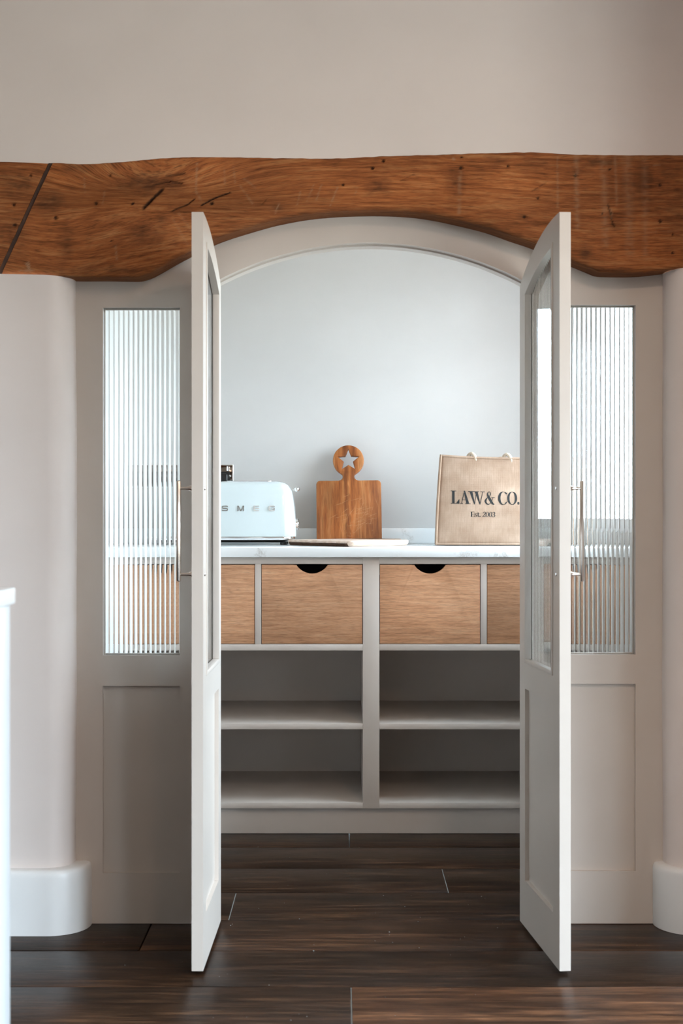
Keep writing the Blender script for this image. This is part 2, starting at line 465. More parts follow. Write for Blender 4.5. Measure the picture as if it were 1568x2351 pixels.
def wavy_wall(name, prof, z0, z1, nz, mats, amp, flare=0.0, sgn=1, zed=None):
    bm = bmesh.new(); grid = []
    for j in range(nz + 1):
        t = j / nz
        row = []
        for x, y in prof:
            z = z0 + (z1 - z0) * t
            top = beam_bot(x) if zed else z1
            z = z0 + (top - z0) * t
            w = amp * (mnoise.noise(Vector((x * 1.2, y * 3, z * 2.3 + 4))) + 0.4 * mnoise.noise(Vector((x * 5, 9, z * 6))))
            fl = flare * max(0.0, (t - 0.965) / 0.035) ** 2
            near = 1.0 if y < D_SCREEN else 0.35
            row.append(bm.verts.new((x + sgn * w * near, y - fl * (1 if y < 3.57 else 0) + w * .4 * (1 if y < 3.56 else 0), z)))
        grid.append(row)
    for a, b in zip(grid, grid[1:]):
        for i in range(len(a) - 1): bm.faces.new((a[i], a[i + 1], b[i + 1], b[i]))
    # close the solid behind
    bmesh.ops.recalc_face_normals(bm, faces=bm.faces)
    o = finish(name, bm, mats)
    return o

PL = pillar_profile(U(174, 3.62), 1, 0.062, 3.553, 3.75, RX0)
wl = wavy_wall('wall_screen_left', PL, 0.0, 1.64, 60, M['wall'], 0.004, flare=0.006, sgn=1, zed=True)
tag(wl, 'off-white plaster pier with a rounded corner left of the glazed screen', 'wall', kind='structure')
PR = pillar_profile(U(1523, 3.62), -1, 0.064, 3.553, 3.75, 1.045)
wr_ = wavy_wall('wall_screen_right', PR, 0.0, 1.64, 60, M['wall'], 0.002, flare=0.004, sgn=-1, zed=True)
tag(wr_, 'off-white plaster pier with a rounded corner right of the glazed screen', 'wall', kind='structure')

def skirting(name, x_edge, sgn, rad, front, far, h, label):
    prof = pillar_profile(x_edge, sgn, rad, front, D_SCREEN + .002, far)
    bm = bmesh.new(); grid = []
    lev = [(0, 0), (h - .018, 0), (h - .010, .0012), (h - .004, .004), (h - .001, .009), (h, .016), (h + .0005, .045)]
    for z, ins in lev:
        row = []
        for i, (x, y) in enumerate(prof):
            a = prof[max(i - 1, 0)]; b = prof[min(i + 1, len(prof) - 1)]
            t = Vector((b[0] - a[0], b[1] - a[1])).normalized()
            nrm = Vector((t.y, -t.x)) * (1 if sgn > 0 else -1)   # outward
            w = 0.0014 * mnoise.noise(Vector((x * 5, y * 5, z * 9)))
            row.append(bm.verts.new((x - nrm.x * (ins + w), y - nrm.y * (ins + w), z)))
        grid.append(row)
    for a, b in zip(grid, grid[1:]):
        for i in range(len(a) - 1): bm.faces.new((a[i], a[i + 1], b[i + 1], b[i]))
    o = finish(name, bm, M['skirting'])
    return tag(o, label, 'skirting board', kind='structure')
skirting('baseboard_left', U(211, 3.63), 1, 0.095, 3.522, RX0, 0.161, 'white rounded skirting board wrapping the left plaster pier')
skirting('baseboard_right', U(1498.5, 3.63), -1, 0.098, 3.524, 1.039, 0.160, 'white rounded skirting board wrapping the right plaster pier')

# plaster above the beam
o = strip('wall_above_beam', frange(RX0, RX1, 200), lambda x: RZ, lambda x: beam_top(x) - .002, D_WALL, D_WALL + .16, M['wall'])
tag(o, 'smooth warm white plaster wall above the oak beam', 'wall', kind='structure')

o = box('wall_beam_left', RX0, -1.25, 3.5535, D_WALL + .158, 1.60, 1.952, M['wall'], bevel=0)
tag(o, 'plaster wall that the old beam runs into beyond the island', 'wall', kind='structure')

def wall_with_hole(name, axis, at, thick, a0, a1, z0, z1, hole, mats, label):
    """wall in the plane x=at (axis 'x') or y=at; hole = (a0,a1,z0,z1)"""
    bm = bmesh.new()
    parts = []
    edge = a0
    for h in ([] if hole is None else hole if isinstance(hole, list) else [hole]):
        parts += [(edge, h[0], z0, z1), (h[0], h[1], z0, h[2]), (h[0], h[1], h[3], z1)]
        edge = h[1]
    parts.append((edge, a1, z0, z1))
    for p0, p1, q0, q1 in parts:
        if axis == 'x': bm_box(bm, min(at, at + thick), max(at, at + thick), p0, p1, q0, q1)
        else: bm_box(bm, p0, p1, min(at, at + thick), max(at, at + thick), q0, q1)
    return tag(finish(name, bm, mats), label, 'wall', kind='structure')

wall_with_hole('wall_left', 'x', RX0, -.1, RY0, D_WALL + .16, 0, RZ, None, M['wall'], 'plain plaster side wall of the kitchen beyond the island')
wall_with_hole('wall_right', 'x', RX1, .2, RY0, D_WALL + .16, 0, RZ, [WB, WR], M['wall'], 'plaster wall of the kitchen around the two garden doors')
wall_with_hole('wall_rear', 'y', RY0, -.2, RX0, RX1, 0, RZ, None, M['wall'], 'plain plaster wall at the rear of the kitchen')
wall_with_hole('wall_shade_return', 'x', 1.04, RX1 - 1.04, 2.93, 3.552, 0, RZ, None, M['wall'], 'added unseen plaster wall return that shades the right pier and sidelight')  # added beyond the frame edge to shade the right pier and panel
o = box('ceiling', RX0 - .1, RX1 + .2, RY0 - .2, D_WALL + .16, RZ, RZ + .1, M['ceiling'], bevel=0)
tag(o, 'flat white plaster ceiling of the kitchen', 'ceiling', kind='structure')
# pantry shell
wall_with_hole('wall_pantry_back', 'y', D_BACK, .1, PX0 - .2, PX1 + .05, 0, PZ, None, M['pantry_wall'], 'pale grey white wall behind the pantry worktop')
wall_with_hole('wall_pantry_left', 'x', PX0, -.2, 3.702, D_BACK, 0, PZ, None, M['pantry_wall'], 'pale plaster side wall of the pantry on the toaster side')
wall_with_hole('wall_pantry_right', 'x', PX1, .05, 3.702, D_BACK, 0, PZ, WP, M['pantry_wall'], 'pale plaster side wall of the pantry around its window')
o = box('ceiling', PX0 - .2, PX1 + .05, 3.716, D_BACK + .1, PZ, PZ + .1, M['ceiling'], bevel=0)
tag(o, 'white ceiling of the small pantry', 'ceiling', kind='structure')
# masonry over the beam, pantry side
o = box('wall_over_doorway', PX0 - .2, PX1 + .05, D_WALL + .162, 3.80, 1.95, PZ, M['pantry_wall'], bevel=0)
tag(o, 'plaster wall over the pantry doorway seen from the pantry', 'wall', kind='structure')

def casement(name, axis, at, hole, n, label, deep=.05, rows_=1, fw=.055, glass='window_glass'):
    """framed window filling a hole; n panes across"""
    r = empty(name)
    tag(r, label, 'window', kind='structure')
    a0, a1, z0, z1 = hole
    def bx(nm, p0, p1, q0, q1, mm=M['frame_white'], d=deep, off=0.0):
        if axis == 'x': return box(nm, at + off, at + off + d, p0, p1, q0, q1, mm, r, .002)
        return box(nm, p0, p1, at + off - d, at + off, q0, q1, mm, r, .002)
    bx('window_frame', a0, a0 + fw, z0, z1); bx('window_frame', a1 - fw, a1, z0, z1)
    bx('window_frame', a0 + fw, a1 - fw, z0, z0 + fw); bx('window_frame', a0 + fw, a1 - fw, z1 - fw, z1)
    w = (a1 - a0 - 2 * fw) / n
    for i in range(1, n): bx('mullion', a0 + fw + i * w - .022, a0 + fw + i * w + .022, z0 + fw, z1 - fw)
    hh = (z1 - z0 - 2 * fw) / rows_
    for j in range(1, rows_): 
        for i in range(n):
            bx('glazing_bar', a0 + fw + i * w + .022, a0 + fw + (i + 1) * w - .022, z0 + fw + j * hh - .012, z0 + fw + j * hh + .012)
    for i in range(n):
        bx('pane', a0 + fw + i * w + (.022 if i else 0), a0 + fw + (i + 1) * w - (.022 if i < n - 1 else 0), z0 + fw, z1 - fw, M[glass], .004, (deep / 2 if axis == 'x' else -deep / 2))
    return r
casement('window_4', 'x', RX1 + .08, WR, 3, 'wide white framed garden door in the kitchen side wall')
casement('window_5', 'x', RX1 + .08, WB, 2, 'narrower white framed garden door at the back of the kitchen')
casement('window_3', 'x', PX1 + .012, WP, 1, 'white framed pantry window beside the worktop', deep=.03, fw=.04, glass='dimming_glass')

# warm fill lamps added out of view on the kitchen ceiling
M['lamp_glass'] = bpy.data.materials.new('warm_lamp_glass'); M['lamp_glass'].use_nodes = True
nt = M['lamp_glass'].node_tree; p = nt.nodes['Principled BSDF']
p.inputs['Base Color'].default_value = (.9, .85, .78, 1); p.inputs['Emission Color'].default_value = (1, .70, .50, 1); p.inputs['Emission Strength'].default_value = 2.5
LAMP = 7.0
for lx, ly in ((.75, 1.45), (1.0, -.7)):
    lp = empty('fill_lamp', (lx, ly, RZ)); tag(lp, 'added unseen fill lamp, round and flush, with warm opal glass ' + ('in front of the wide garden door' if ly > 0 else 'between the two garden doors'), 'ceiling lamp', 'added warm fill lamps')
    tube('lamp_rim', [(0, 0, 0), (0, 0, -.03), (0, 0, -.034)], [.17, .17, .165], M['frame_white'], lp, 28)
    tube('lamp_glass', [(0, 0, -.0345), (0, 0, -.045), (0, 0, -.05)], [.155, .15, .12], M['lamp_glass'], lp, 28)
    l = bpy.data.lights.new('fill_light', 'AREA'); l.shape = 'DISK'; l.size = .30; l.energy = LAMP; l.color = (1, .70, .50)
    lo = bpy.data.objects.new('fill_light', l); col.objects.link(lo); lo.parent = lp; lo.location = (0, 0, -.055)

# ------------------------------------------------------------------ painted screen: two fixed sidelights and the arched head
PIV_L, PIV_R = U(484, D_SCREEN), U(1216, D_SCREEN)       # jambs of the door opening
AX = (PIV_L + PIV_R) / 2; AR = 0.833; AZ = V(557, D_SCREEN)
def arch(x, r=AR, top=AZ): return top - (r - math.sqrt(max(0, r * r - (x - AX) ** 2)))
SD = 0.032

def reeded_pane(name, x0, x1, zb, ztop, y, parent, pitch=0.0121, sag=0.0011, thick=0.004, back=False, axis=1):
    """glass sheet with convex flutes on one face; ztop is a number or a curve of x"""
    bm = bmesh.new()
    n = max(1, round((x1 - x0) / pitch)); p = (x1 - x0) / n
    zt = ztop if callable(ztop) else (lambda x: ztop)
    R = (p * p / 4 + sag * sag) / (2 * sag)
    K = 8
    prev = None
    for i in range(n * K + 1):
        x = x0 + p * i / K
        s = (i % K) / K * p - p / 2
        h = math.sqrt(R * R - s * s) - (R - sag)
        yf, yb = (y - thick / 2 - h, y + thick / 2) if not back else (y - thick / 2, y + thick / 2 + h)
        q = [bm.verts.new(c) for c in ((x, yf, zb), (x, yf, zt(x)), (x, yb, zt(x)), (x, yb, zb))]
        if prev:
            for k in range(4): bm.faces.new((prev[k], q[k], q[(k + 1) % 4], prev[(k + 1) % 4]))
        else: bm.faces.new(q[::-1])
        prev = q
    bm.faces.new(prev)
    bmesh.ops.recalc_face_normals(bm, faces=bm.faces)
    for f in bm.faces: f.smooth = True
    for e in bm.edges:
        if len(e.link_faces) == 2 and e.calc_face_angle(0) > 0.5: e.smooth = False
    me = bpy.data.meshes.new(name); bm.to_mesh(me); bm.free()
    return link(name, me, M['reeded'], parent)

def sidelight(name, xo, xg0, xg1, xj, gz1, gz0, pz1, pz0, label):
    """fixed panel: xo outer edge, xg0..xg1 glass (ordered), xj jamb edge"""
    r = empty(name); tag(r, label, 'window', kind='structure')
    lo = min(xo, xj); hi = max(xo, xj)
    y0, y1 = D_SCREEN, D_SCREEN + SD
    J = M['joinery']
    tz = lambda x: beam_bot(x) - .0005
    strip('stile', frange(lo, xg0, 14), tz, lambda x: 0.0, y0, y1, J, r)
    strip('stile', frange(xg1, hi, 14), tz, lambda x: 0.0, y0, y1, J, r)
    strip('top_rail', frange(xg0, xg1, 24), tz, lambda x: gz1, y0, y1, J, r)
    strip('lock_rail', frange(xg0, xg1, 2), lambda x: gz0, lambda x: pz1, y0, y1, J, r)
    strip('bottom_rail', frange(xg0, xg1, 2), lambda x: pz0, lambda x: 0.0, y0, y1, J, r)
    box('panel', xg0, xg1, y0 + .011, y0 + .025, pz0, pz1, J, r, 0)
    # fine chamfered bead round the recessed panel and the glass, on the pantry side
    g = reeded_pane('reeded_glass', xg0 + .0005, xg1 - .0005, gz0 + .0005, gz1 - .0005, y0 + .016, r)
    for nm, a, b, c, d in (('glazing_bead', xg0, xg0 + .004, gz0, gz1), ('glazing_bead', xg1 - .004, xg1, gz0, gz1), ('glazing_bead', xg0 + .004, xg1 - .004, gz0, gz0 + .004), ('glazing_bead', xg0 + .004, xg1 - .004, gz1 - .004, gz1)):
        box(nm, a, b, y0 + .0205, y0 + .028, c, d, J, r, .001)
    return r
W1 = sidelight('window_1', -.695, U(236, 3.63), U(413, 3.63), PIV_L, V(706, 3.63), V(1505, 3.63), V(1575, 3.63), V(2004, 3.63),
               'fixed greige sidelight with reeded glass beside the door near the toaster')
W2 = sidelight('window_2', .845, PIV_R + .079, U(1459, 3.63), PIV_R, V(700, 3.63), V(1503, 3.63), V(1570, 3.63), V(2000, 3.63),
               'fixed greige sidelight with reeded glass beside the door near the jute bag')
o = strip('trim_1', frange(PIV_L + .0003, PIV_R - .0003, 80), lambda x: beam_bot(x) - .0005, lambda x: arch(x), D_SCREEN, D_SCREEN + .072, M['joinery'])
tag(o, 'curved greige painted door head following the oak beam', 'door frame', kind='structure')
xs = frange(PIV_L + .001, PIV_R - .001, 80)
strip('arch_stop', xs, lambda x: arch(x) + .0, lambda x: arch(x) - .004, D_SCREEN + .03, D_SCREEN + .07, M['joinery'], o)

# ------------------------------------------------------------------ doors
DW, DT = 0.4040, 0.026
def door(name, px, sgn, angle, label):
    """sgn +1: hinged on the left jamb. local x runs from hinge to free edge (times sgn), local y from front face to pantry face"""
    r = empty(name, (px, D_SCREEN, 0), angle); tag(r, label, 'door', kind='structure')
    J = M['joinery']
    S = lambda x: sgn * x
    half = (PIV_R - PIV_L) / 2
    def top(x):   # door top edge at distance x from hinge
        q = half - abs(x)
        return AZ - .007 - (AR - math.sqrt(AR * AR - q * q))
    st, zb = 0.06, 0.009
    def part(nm, a, b, zt, zbm, y0=0.0, y1=DT, n=14, bev=0.0, mm=J):
        xs = sorted(S(x) for x in frange(a, b, n))
        return strip(nm, xs, zt, zbm, y0, y1, mm, r, bev)
    const = lambda v: (lambda x: v)
    part('hinge_stile', .002, st, top, const(zb))
    part('lock_stile', DW - st, DW, top, const(zb))
    part('top_rail', st, DW - st, top, lambda x: top(x) - .055, n=40)
    part('lock_rail', st, DW - st, const(.672), const(.607), n=2)
    part('bottom_rail', st, DW - st, const(.126), const(zb), n=2)
    part('panel', st, DW - st, const(.607), const(.126), .009, .016, n=2)
    ga, gb = st, DW - st
    x0, x1 = sorted((S(ga), S(gb)))
    reeded_pane('reeded_glass', x0 + .0004, x1 - .0004, .6725, lambda x: top(x) - .0555, .009, r)
    # glazing beads on the pantry face and a slim one on the kitchen face
    for y0, y1, bw in ((.0125, DT + .003, .011), (-.0015, .0055, .006)):
        part('glazing_bead', ga, ga + bw, lambda x: top(x) - .055 - bw * .6, const(.672), y0, y1, 3, .0015)
        part('glazing_bead', gb - bw, gb, lambda x: top(x) - .055 - bw * .6, const(.672), y0, y1, 3, .0015)
        part('glazing_bead', ga + bw, gb - bw, const(.672 + bw), const(.672), y0, y1, 2, .0015)
        part('glazing_bead', ga, gb, lambda x: top(x) - .055, lambda x: top(x) - .055 - bw, y0, y1, 40)
    # bar handle on the kitchen face
    hx = S(DW - .030)
    zt_, zb_ = V(1103, 3.25), V(1336, 3.25)
    h = tube('handle', [(hx, -.0335, z) for z in (zb_, zb_ + .0012, zb_ + .003, zt_ - .003, zt_ - .0012, zt_)], [.0022, .0043, .0054, .0054, .0043, .0022], M['nickel'], r, 8)
    h['label'] = 'polished nickel bar handle'
    for z in (V(1121, 3.25), V(1319, 3.25)):
        tube('handle_post', [(hx, y, z) for y in (0.0, -.003, -.0055, -.010, -.015, -.020, -.030)], [.0092, .0090, .0070, .0052, .0040, .0034, .0034], M['nickel'], h, 14)
        tube('screw_cap', [(hx, y, z) for y in (DT, DT + .0015, DT + .0025)], [.0045, .0042, .002], M['chrome'], r, 12)
    for z in (.22, .85, 1.45):
        tube('hinge_knuckle', [(S(-.0005), -.004, z - .035), (S(-.0005), -.004, z + .035)], .004, M['nickel'], r, 10)
    return r
door('door_1', PIV_L, 1, -(PI / 2 + math.radians(.9)), 'open arched greige door with reeded glass, hinged near the toaster')
door('door_2', PIV_R, -1, PI / 2 + math.radians(5.7), 'open arched greige door with reeded glass, hinged near the jute bag')

# ------------------------------------------------------------------ oak beam
def beam_material():
    m, nt, p, c = wood('old_oak_beam', srgb(122, 66, 30), srgb(182, 108, 58), srgb(212, 146, 92), rough=0.62, along='X',
                       stretch=15.0, scale=8.5, bump=0.7, tone=0.38, uv=True, fine=0.55, spec=0.25)
    L = nt.links.new
    at = N(nt, 'ShaderNodeAttribute'); at.attribute_name = 'wear_tone'
    sep = N(nt, 'ShaderNodeSeparateColor'); L(at.outputs['Color'], sep.inputs[0])
    c2 = mixc(nt, c, srgb(54, 30, 17), sep.outputs[0])        # dark stains, knots, cracks; lower edge, underside and right end darker
    c3 = mixc(nt, c2, srgb(172, 134, 104), sep.outputs[1])    # pale scrapes and dust streaks
    L(c3, p.inputs['Base Color'])
    return m
M['beam'] = beam_material()

def seg_dist(px, pz, a, b):
    ax, az = a; bx, bz = b
    dx, dz = bx - ax, bz - az
    t = max(0, min(1, ((px - ax) * dx + (pz - az) * dz) / (dx * dx + dz * dz + 1e-12)))
    return math.hypot(px - ax - dx * t, pz - az - dz * t), t

def px2(u, v): return (U(u, D_BEAM), V(v, D_BEAM))
CRACKS = [([(330, 478), (345, 462), (372, 436)], 5, 1.0), ([(395, 484), (430, 470), (446, 458)], 2.2, .9), ([(462, 472), (490, 456), (528, 442)], 2.6, 1.0),
          ([(352, 424), (390, 417), (418, 421)], 4, .8), ([(380, 404), (425, 398)], 2.2, .8), ([(1395, 470), (1402, 490), (1406, 512), (1412, 520)], 2.5, .8),
          ([(1220, 440), (1252, 420)], 2, .5), ([(920, 415), (950, 400)], 2, .4), ([(600, 470), (615, 455)], 1.6, .4)]
CRACKS = [([px2(*q) for q in pts], w * 0.0008, s) for pts, w, s in CRACKS]
HOLES = [(855, 386, 3), (880, 369, 3), (1058, 385, 3.5), (1166, 381, 2.5), (1321, 403, 3.2), (1515, 425, 3.2), (1516, 508, 3.2), (1545, 538, 2.4), (1235, 455, 2.6), (220, 467, 3.2), (252, 402, 2.5), (127, 500, 3.4), (305, 468, 3), (68, 402, 2.6), (30, 469, 3.2), (32, 516, 3), (787, 424, 2.4), (1400, 388, 2.6), (1545, 580, 2.6), (255, 553, 2), (486, 467, 3.4), (1060, 361, 2), (1204, 498, 3.4), (1383, 490, 2)]
HOLES = [(*px2(u, v), r * 0.00109) for u, v, r in HOLES]
DARK_PATCHES = [(350, 420, 70, 22, .55), (110, 465, 34, 26, .55), (335, 535, 34, 22, .5), (372, 510, 16, 16, .4), (868, 428, 26, 22, .55), (1045, 418, 20, 30, .5), (1140, 368, 26, 14, .4), (150, 560, 16, 50, .35),
          (1375, 370, 90, 22, .45), (1500, 420, 90, 75, .35), (1345, 578, 14, 16, .6), (1412, 518, 22, 10, .6), (165, 385, 40, 14, .4), (640, 478, 16, 14, .35), (1200, 498, 12, 8, .4), (1560, 470, 50, 120, .35), (1330, 390, 40, 16, .35), (40, 420, 60, 50, .45), (20, 540, 40, 60, .4), (260, 620, 220, 12, .4), (1230, 380, 34, 22, .3)]  # stains, knots and broad darker zones at the right end
DARK_PATCHES = [(*px2(u, v), a * 0.00125, b * 0.00125, min(.85, s * 1.3)) for u, v, a, b, s in DARK_PATCHES]
SCRAPES = [([(193, 410), (195, 440)], 2, .4), ([(515, 388), (516, 422)], 2, .35), ([(452, 375), (450, 440), (462, 460)], 2.5, .4), ([(550, 425), (580, 468)], 2, .35), ([(690, 440), (682, 470)], 1.8, .4), ([(720, 425), (705, 462)], 1.8, .4), ([(738, 424), (726, 460)], 1.8, .35), ([(775, 430), (758, 472)], 2.2, .35), ([(536, 382), (540, 420)], 2, .3), ([(265, 565), (268, 595)], 2.5, .4), ([(820, 432), (812, 452)], 1.6, .4), ([(1056, 395), (1054, 490)], 5, .3), ([(1323, 355), (1325, 520)], 7, .28), ([(1385, 358), (1390, 560)], 9, .22), ([(1440, 362), (1446, 580)], 12, .20), ([(1280, 360), (1280, 480)], 3, .25), ([(1412, 360), (1416, 470)], 4, .25), ([(1480, 365), (1482, 590)], 8, .16), ([(1500, 380), (1515, 378)], 2, .3), ([(60, 605), (70, 622)], 2.5, .7), ([(65, 600), (68, 612)], 2, .7), ([(45, 621), (80, 620)], 2, .6), ([(1040, 364), (1043, 366)], 3, .8), ([(395, 500), (430, 560)], 2, .25), ([(410, 490), (455, 548)], 2, .25), ([(240, 440), (236, 470)], 2, .25), ([(560, 410), (585, 430)], 2, .3), ([(1402, 480), (1404, 500)], 3, .45), ([(1435, 535), (1560, 530)], 3, .15), ([(640, 468), (632, 490)], 1.8, .4)]
SCRAPES = [([px2(*q) for q in pts], w * 0.0014, min(1, s * 1.6)) for pts, w, s in SCRAPES]
KX, KZ = px2(352, 440)

def beam_piece(name, x0, x1, cut=None, dark=0.0, ystep=0.0):
    """front face as a dense sheet with real waviness, cracks and holes, plus underside, top, back"""
    nx = int((x1 - x0) / 0.0036); nz = 90
    NB = 8
    verts = []; uvs = []; wear_tone = []
    for i in range(nx + 1):
        for j in range(nz + NB + 1):
            if j <= nz:
                t = j / nz
                # cut: (x at bottom, x at top) of a sloping end
                if cut is None: xx = x0 + (x1 - x0) * i / nx
                else:
                    a0 = cut[0][0] + (cut[0][1] - cut[0][0]) * t; a1 = cut[1][0] + (cut[1][1] - cut[1][0]) * t
                    xx = a0 + (a1 - a0) * i / nx
                zb, zt = beam_bot(xx), beam_top(xx)
                jag = 0.0016 * mnoise.noise(Vector((xx * 60, 3, 0))) * max(0, 1 - t * 6)
                jt = 0.0012 * mnoise.noise(Vector((xx * 45, 8, 0))) * max(0, t * 6 - 5)
                z = zb + (zt - zb) * t + jag + jt
                ed = min(t, 1 - t) * (zt - zb)
                y = D_BEAM + ystep + 0.0035 * mnoise.noise(Vector((xx * 3, z * 9, 1))) + 0.0012 * mnoise.noise(Vector((xx * 14, z * 60, 5)))
                rr = 0.012 if t < .5 else 0.006
                if ed < rr: y += rr * .55 * (1 - ed / rr) ** 2
                wd = 0.0; wp = 0.0
                for pts, w, s in CRACKS:
                    for a, b in zip(pts, pts[1:]):
                        d, _ = seg_dist(xx, z, a, b); d *= 1 + 1.2 * abs(mnoise.noise(Vector((xx * 90, z * 90, 2))))
                        if d < w * 1.6:
                            k = max(0, 1 - d / (w * 1.6)); wd = max(wd, min(1, k * 1.6) * s); y += .006 * k * s
                for hx, hz, hr in HOLES:
                    d = math.hypot(xx - hx, z - hz)
                    if d < hr * 1.35: wd = max(wd, min(1.0, (1.35 - d / hr) * 2.2)); y += .004
                for sx, sz, ra, rb, s in DARK_PATCHES:
                    q = math.hypot((xx - sx) / ra, (z - sz) / rb)
                    if q < 1.3:
                        n = 0.5 + 0.9 * mnoise.noise(Vector((xx * 26, z * 70, 2))) + 0.5 * mnoise.noise(Vector((xx * 90, z * 220, 7)))
                        wd = max(wd, max(0, (1.3 - q) / 1.3) * s * max(0, min(1.3, n + .35)))
                for pts, w, s in SCRAPES:
                    for a, b in zip(pts, pts[1:]):
                        d, _ = seg_dist(xx, z, a, b)
                        if d < w: wp = max(wp, s * (1 - d / w) * max(0, min(1, .8 + 1.4 * mnoise.noise(Vector((xx * 80, z * 120, 3))))))
                if ed < 0.010 and t < .5: wd = max(wd, .35 * (1 - ed / .01))  # lower edge darker than the face
                wd = max(wd, dark)
            else:
                k = (j - nz) / NB          # underside and back are closed below by separate rows
                y = None
            if j <= nz:
                verts.append((xx, y, z)); wear_tone.append((wd, wp, 0, 1))
                # grain direction: bends round the knot
                dx, dz = xx - KX, z - KZ
                rr2 = (dx / .26) ** 2 + (dz / .085) ** 2
                warp = 0.085 * math.exp(-rr2) * (.2 + .8 * math.tanh((dz + .02) / .03)) - .03 * math.exp(-((dx + .22) / .16) ** 2) * dz * 6
                wob = 0.006 * mnoise.noise(Vector((xx * 2.2, z * 6, 9)))
                curl = 0.055 * math.exp(-((xx - 0.02 - .0) / .5) ** 2) * 0
                uvs.append((xx + 0.6 * math.exp(-rr2) * dx, z - 0.05 * (beam_bot(xx) - 1.643) * 3.0 * (1 - (z - zb) / (zt - zb)) + warp + wob))
    n1 = nz + 1
    faces = []
    for i in range(nx):
        for j in range(nz):
            a = i * n1 + j
            faces.append((a, a + n1, a + n1 + 1, a + 1))
    # underside, back and top
    back0 = len(verts)
    yb = D_BEAM + .17
    for i in range(nx + 1):
        bx, by, bz = verts[i * n1]; tx, ty, tz = verts[i * n1 + nz]
        verts.append((bx, yb, bz)); verts.append((tx, yb, tz))
        wear_tone.append((.55, 0, 0, 1)); wear_tone.append((.3, 0, 0, 1))  # underside and back darker than the front face
        uvs.append((bx, bz - .17)); uvs.append((tx, tz + .17))
    for i in range(nx):
        a = i * n1; b0 = back0 + 2 * i
        faces.append((a, b0, b0 + 2, a + n1))
        faces.append((a + nz, a + n1 + nz, b0 + 3, b0 + 1))
        faces.append((b0, b0 + 1, b0 + 3, b0 + 2))
    faces.append(tuple(range(0, n1)) + (back0 + 1, back0))
    faces.append(tuple(nx * n1 + j for j in range(nz, -1, -1)) + (back0 + 2 * nx, back0 + 2 * nx + 1))
    me = bpy.data.meshes.new(name); me.from_pydata(verts, [], faces); me.update()
    uvl = me.uv_layers.new(name='UVMap')
    for lp in me.loops: uvl.data[lp.index].uv = uvs[lp.vertex_index]
    ca = me.color_attributes.new('wear_tone', 'FLOAT_COLOR', 'POINT')
    for k, c in enumerate(wear_tone): ca.data[k].color = c
    smooth_by_angle(me, math.radians(50))
    return link(name, me, M['beam'])
xt, xb_ = U(116, D_BEAM), U(-2, D_BEAM)
JW = 0.006
beam = beam_piece('oak_beam', xb_, 1.25, cut=((xb_ + JW, xt + JW), (1.25, 1.25)))
tag(beam, 'long old oak beam with an arched underside over the pantry doors', 'beam', 'old oak beams')
beam2 = beam_piece('oak_beam', -1.25, xt, cut=((-1.25, -1.25), (xb_ - JW, xt - JW)), dark=.22, ystep=.004)
tag(beam2, 'short dark oak beam end cut off by the sloping joint', 'beam', 'old oak beams')
# dark strap in the scarf joint
bm = bmesh.new()
zb0, zt0 = beam_bot(xb_), beam_top(xt)
prev = None
for k in range(25):
    t = k / 24; x = xb_ + (xt - xb_) * t; z = zb0 + .001 + (zt0 - zb0 - .002) * t
    w = JW - .0004 + .0006 * math.sin(k * 2.1)
    yo = D_BEAM + .004 + .0012 * math.sin(k * 1.7)
    q = [bm.verts.new(c) for c in ((x - w, yo, z), (x + w, yo, z), (x + w, D_BEAM + .15, z), (x - w, D_BEAM + .15, z))]
    if prev:
        for i in range(4): bm.faces.new((prev[i], prev[(i + 1) % 4], q[(i + 1) % 4], q[i]))
    else: bm.faces.new(q)
    prev = q
bm.faces.new(prev[::-1])
M['strap'] = paint('rusty_dark_strap', srgb(70, 48, 38), rough=.6, var=.35, bump=.4, scale=40)
s_ = finish('joint_strap', bm, M['strap'], beam); s_['label'] = 'dark strip in the sloping joint'

# ------------------------------------------------------------------ pantry cabinet
DF = 4.62            # face frame
ZW = V(1257.5, DF - .02)   # worktop surface
def fx(u): return U(u, DF)
def fz(v): return V(v, DF)
cab = empty('pantry_cabinet', ((PX0 + PX1) / 2, DF, 0))
tag(cab, 'greige pantry cabinet with oak drawers above open shelves', 'cabinet')
cl = lambda o: (setattr(o, 'parent', cab), setattr(o, 'matrix_parent_inverse', Matrix.Translation(cab.location).inverted()), o)[2]
J = M['joinery']
FT = .022
z_top = V(1280, DF) - 0.0
zc = ZW - .031
stiles = [(PX0 + .002, fx(352)), (fx(833), fx(871)), (fx(1352), PX1 - .002)]
z_d1, z_d0 = fz(1295), fz(1479)      # drawer opening
z_s1 = fz(1493.5)                    # upper shelf opening top
z_a1, z_a0 = fz(1661.5), fz(1674.5)  # middle shelf edge
z_b1, z_b0 = fz(1843), fz(1856)
for a, b in stiles: cl(box('stile', a, b, DF, DF + FT, z_b0, zc, J, bevel=.0008))
bays = [(fx(352), fx(833)), (fx(871), fx(1352))]
mull = [(fx(585.5), fx(599.5)), (fx(1103.5), fx(1117.5))]
CD = 5.20            # carcass back
for (a, b), (m0, m1) in zip(bays, mull):
    cl(box('top_rail', a, b, DF, DF + FT, z_d1, zc, J, bevel=.0006))
    cl(box('drawer_rail', a, b, DF, DF + FT, z_s1, z_d0, J, bevel=.0006))
    cl(box('mullion', m0, m1, DF, DF + FT, z_d0, z_d1, J, bevel=.0006))
    cl(box('shelf', a, b, DF + .0004, CD - .014, z_a0, z_a1, J, bevel=.0008))
    cl(box('bottom_shelf', a, b, DF + .0004, CD - .014, z_b0, z_b1, J, bevel=.0008))
    cl(box('drawer_floor', a, b, DF + FT, CD - .014, z_s1 + .004, z_d0 - .004, J, bevel=0))
    cl(box('back_panel', a - .02, b + .02, CD - .012, CD, z_b0, zc, J, bevel=0))
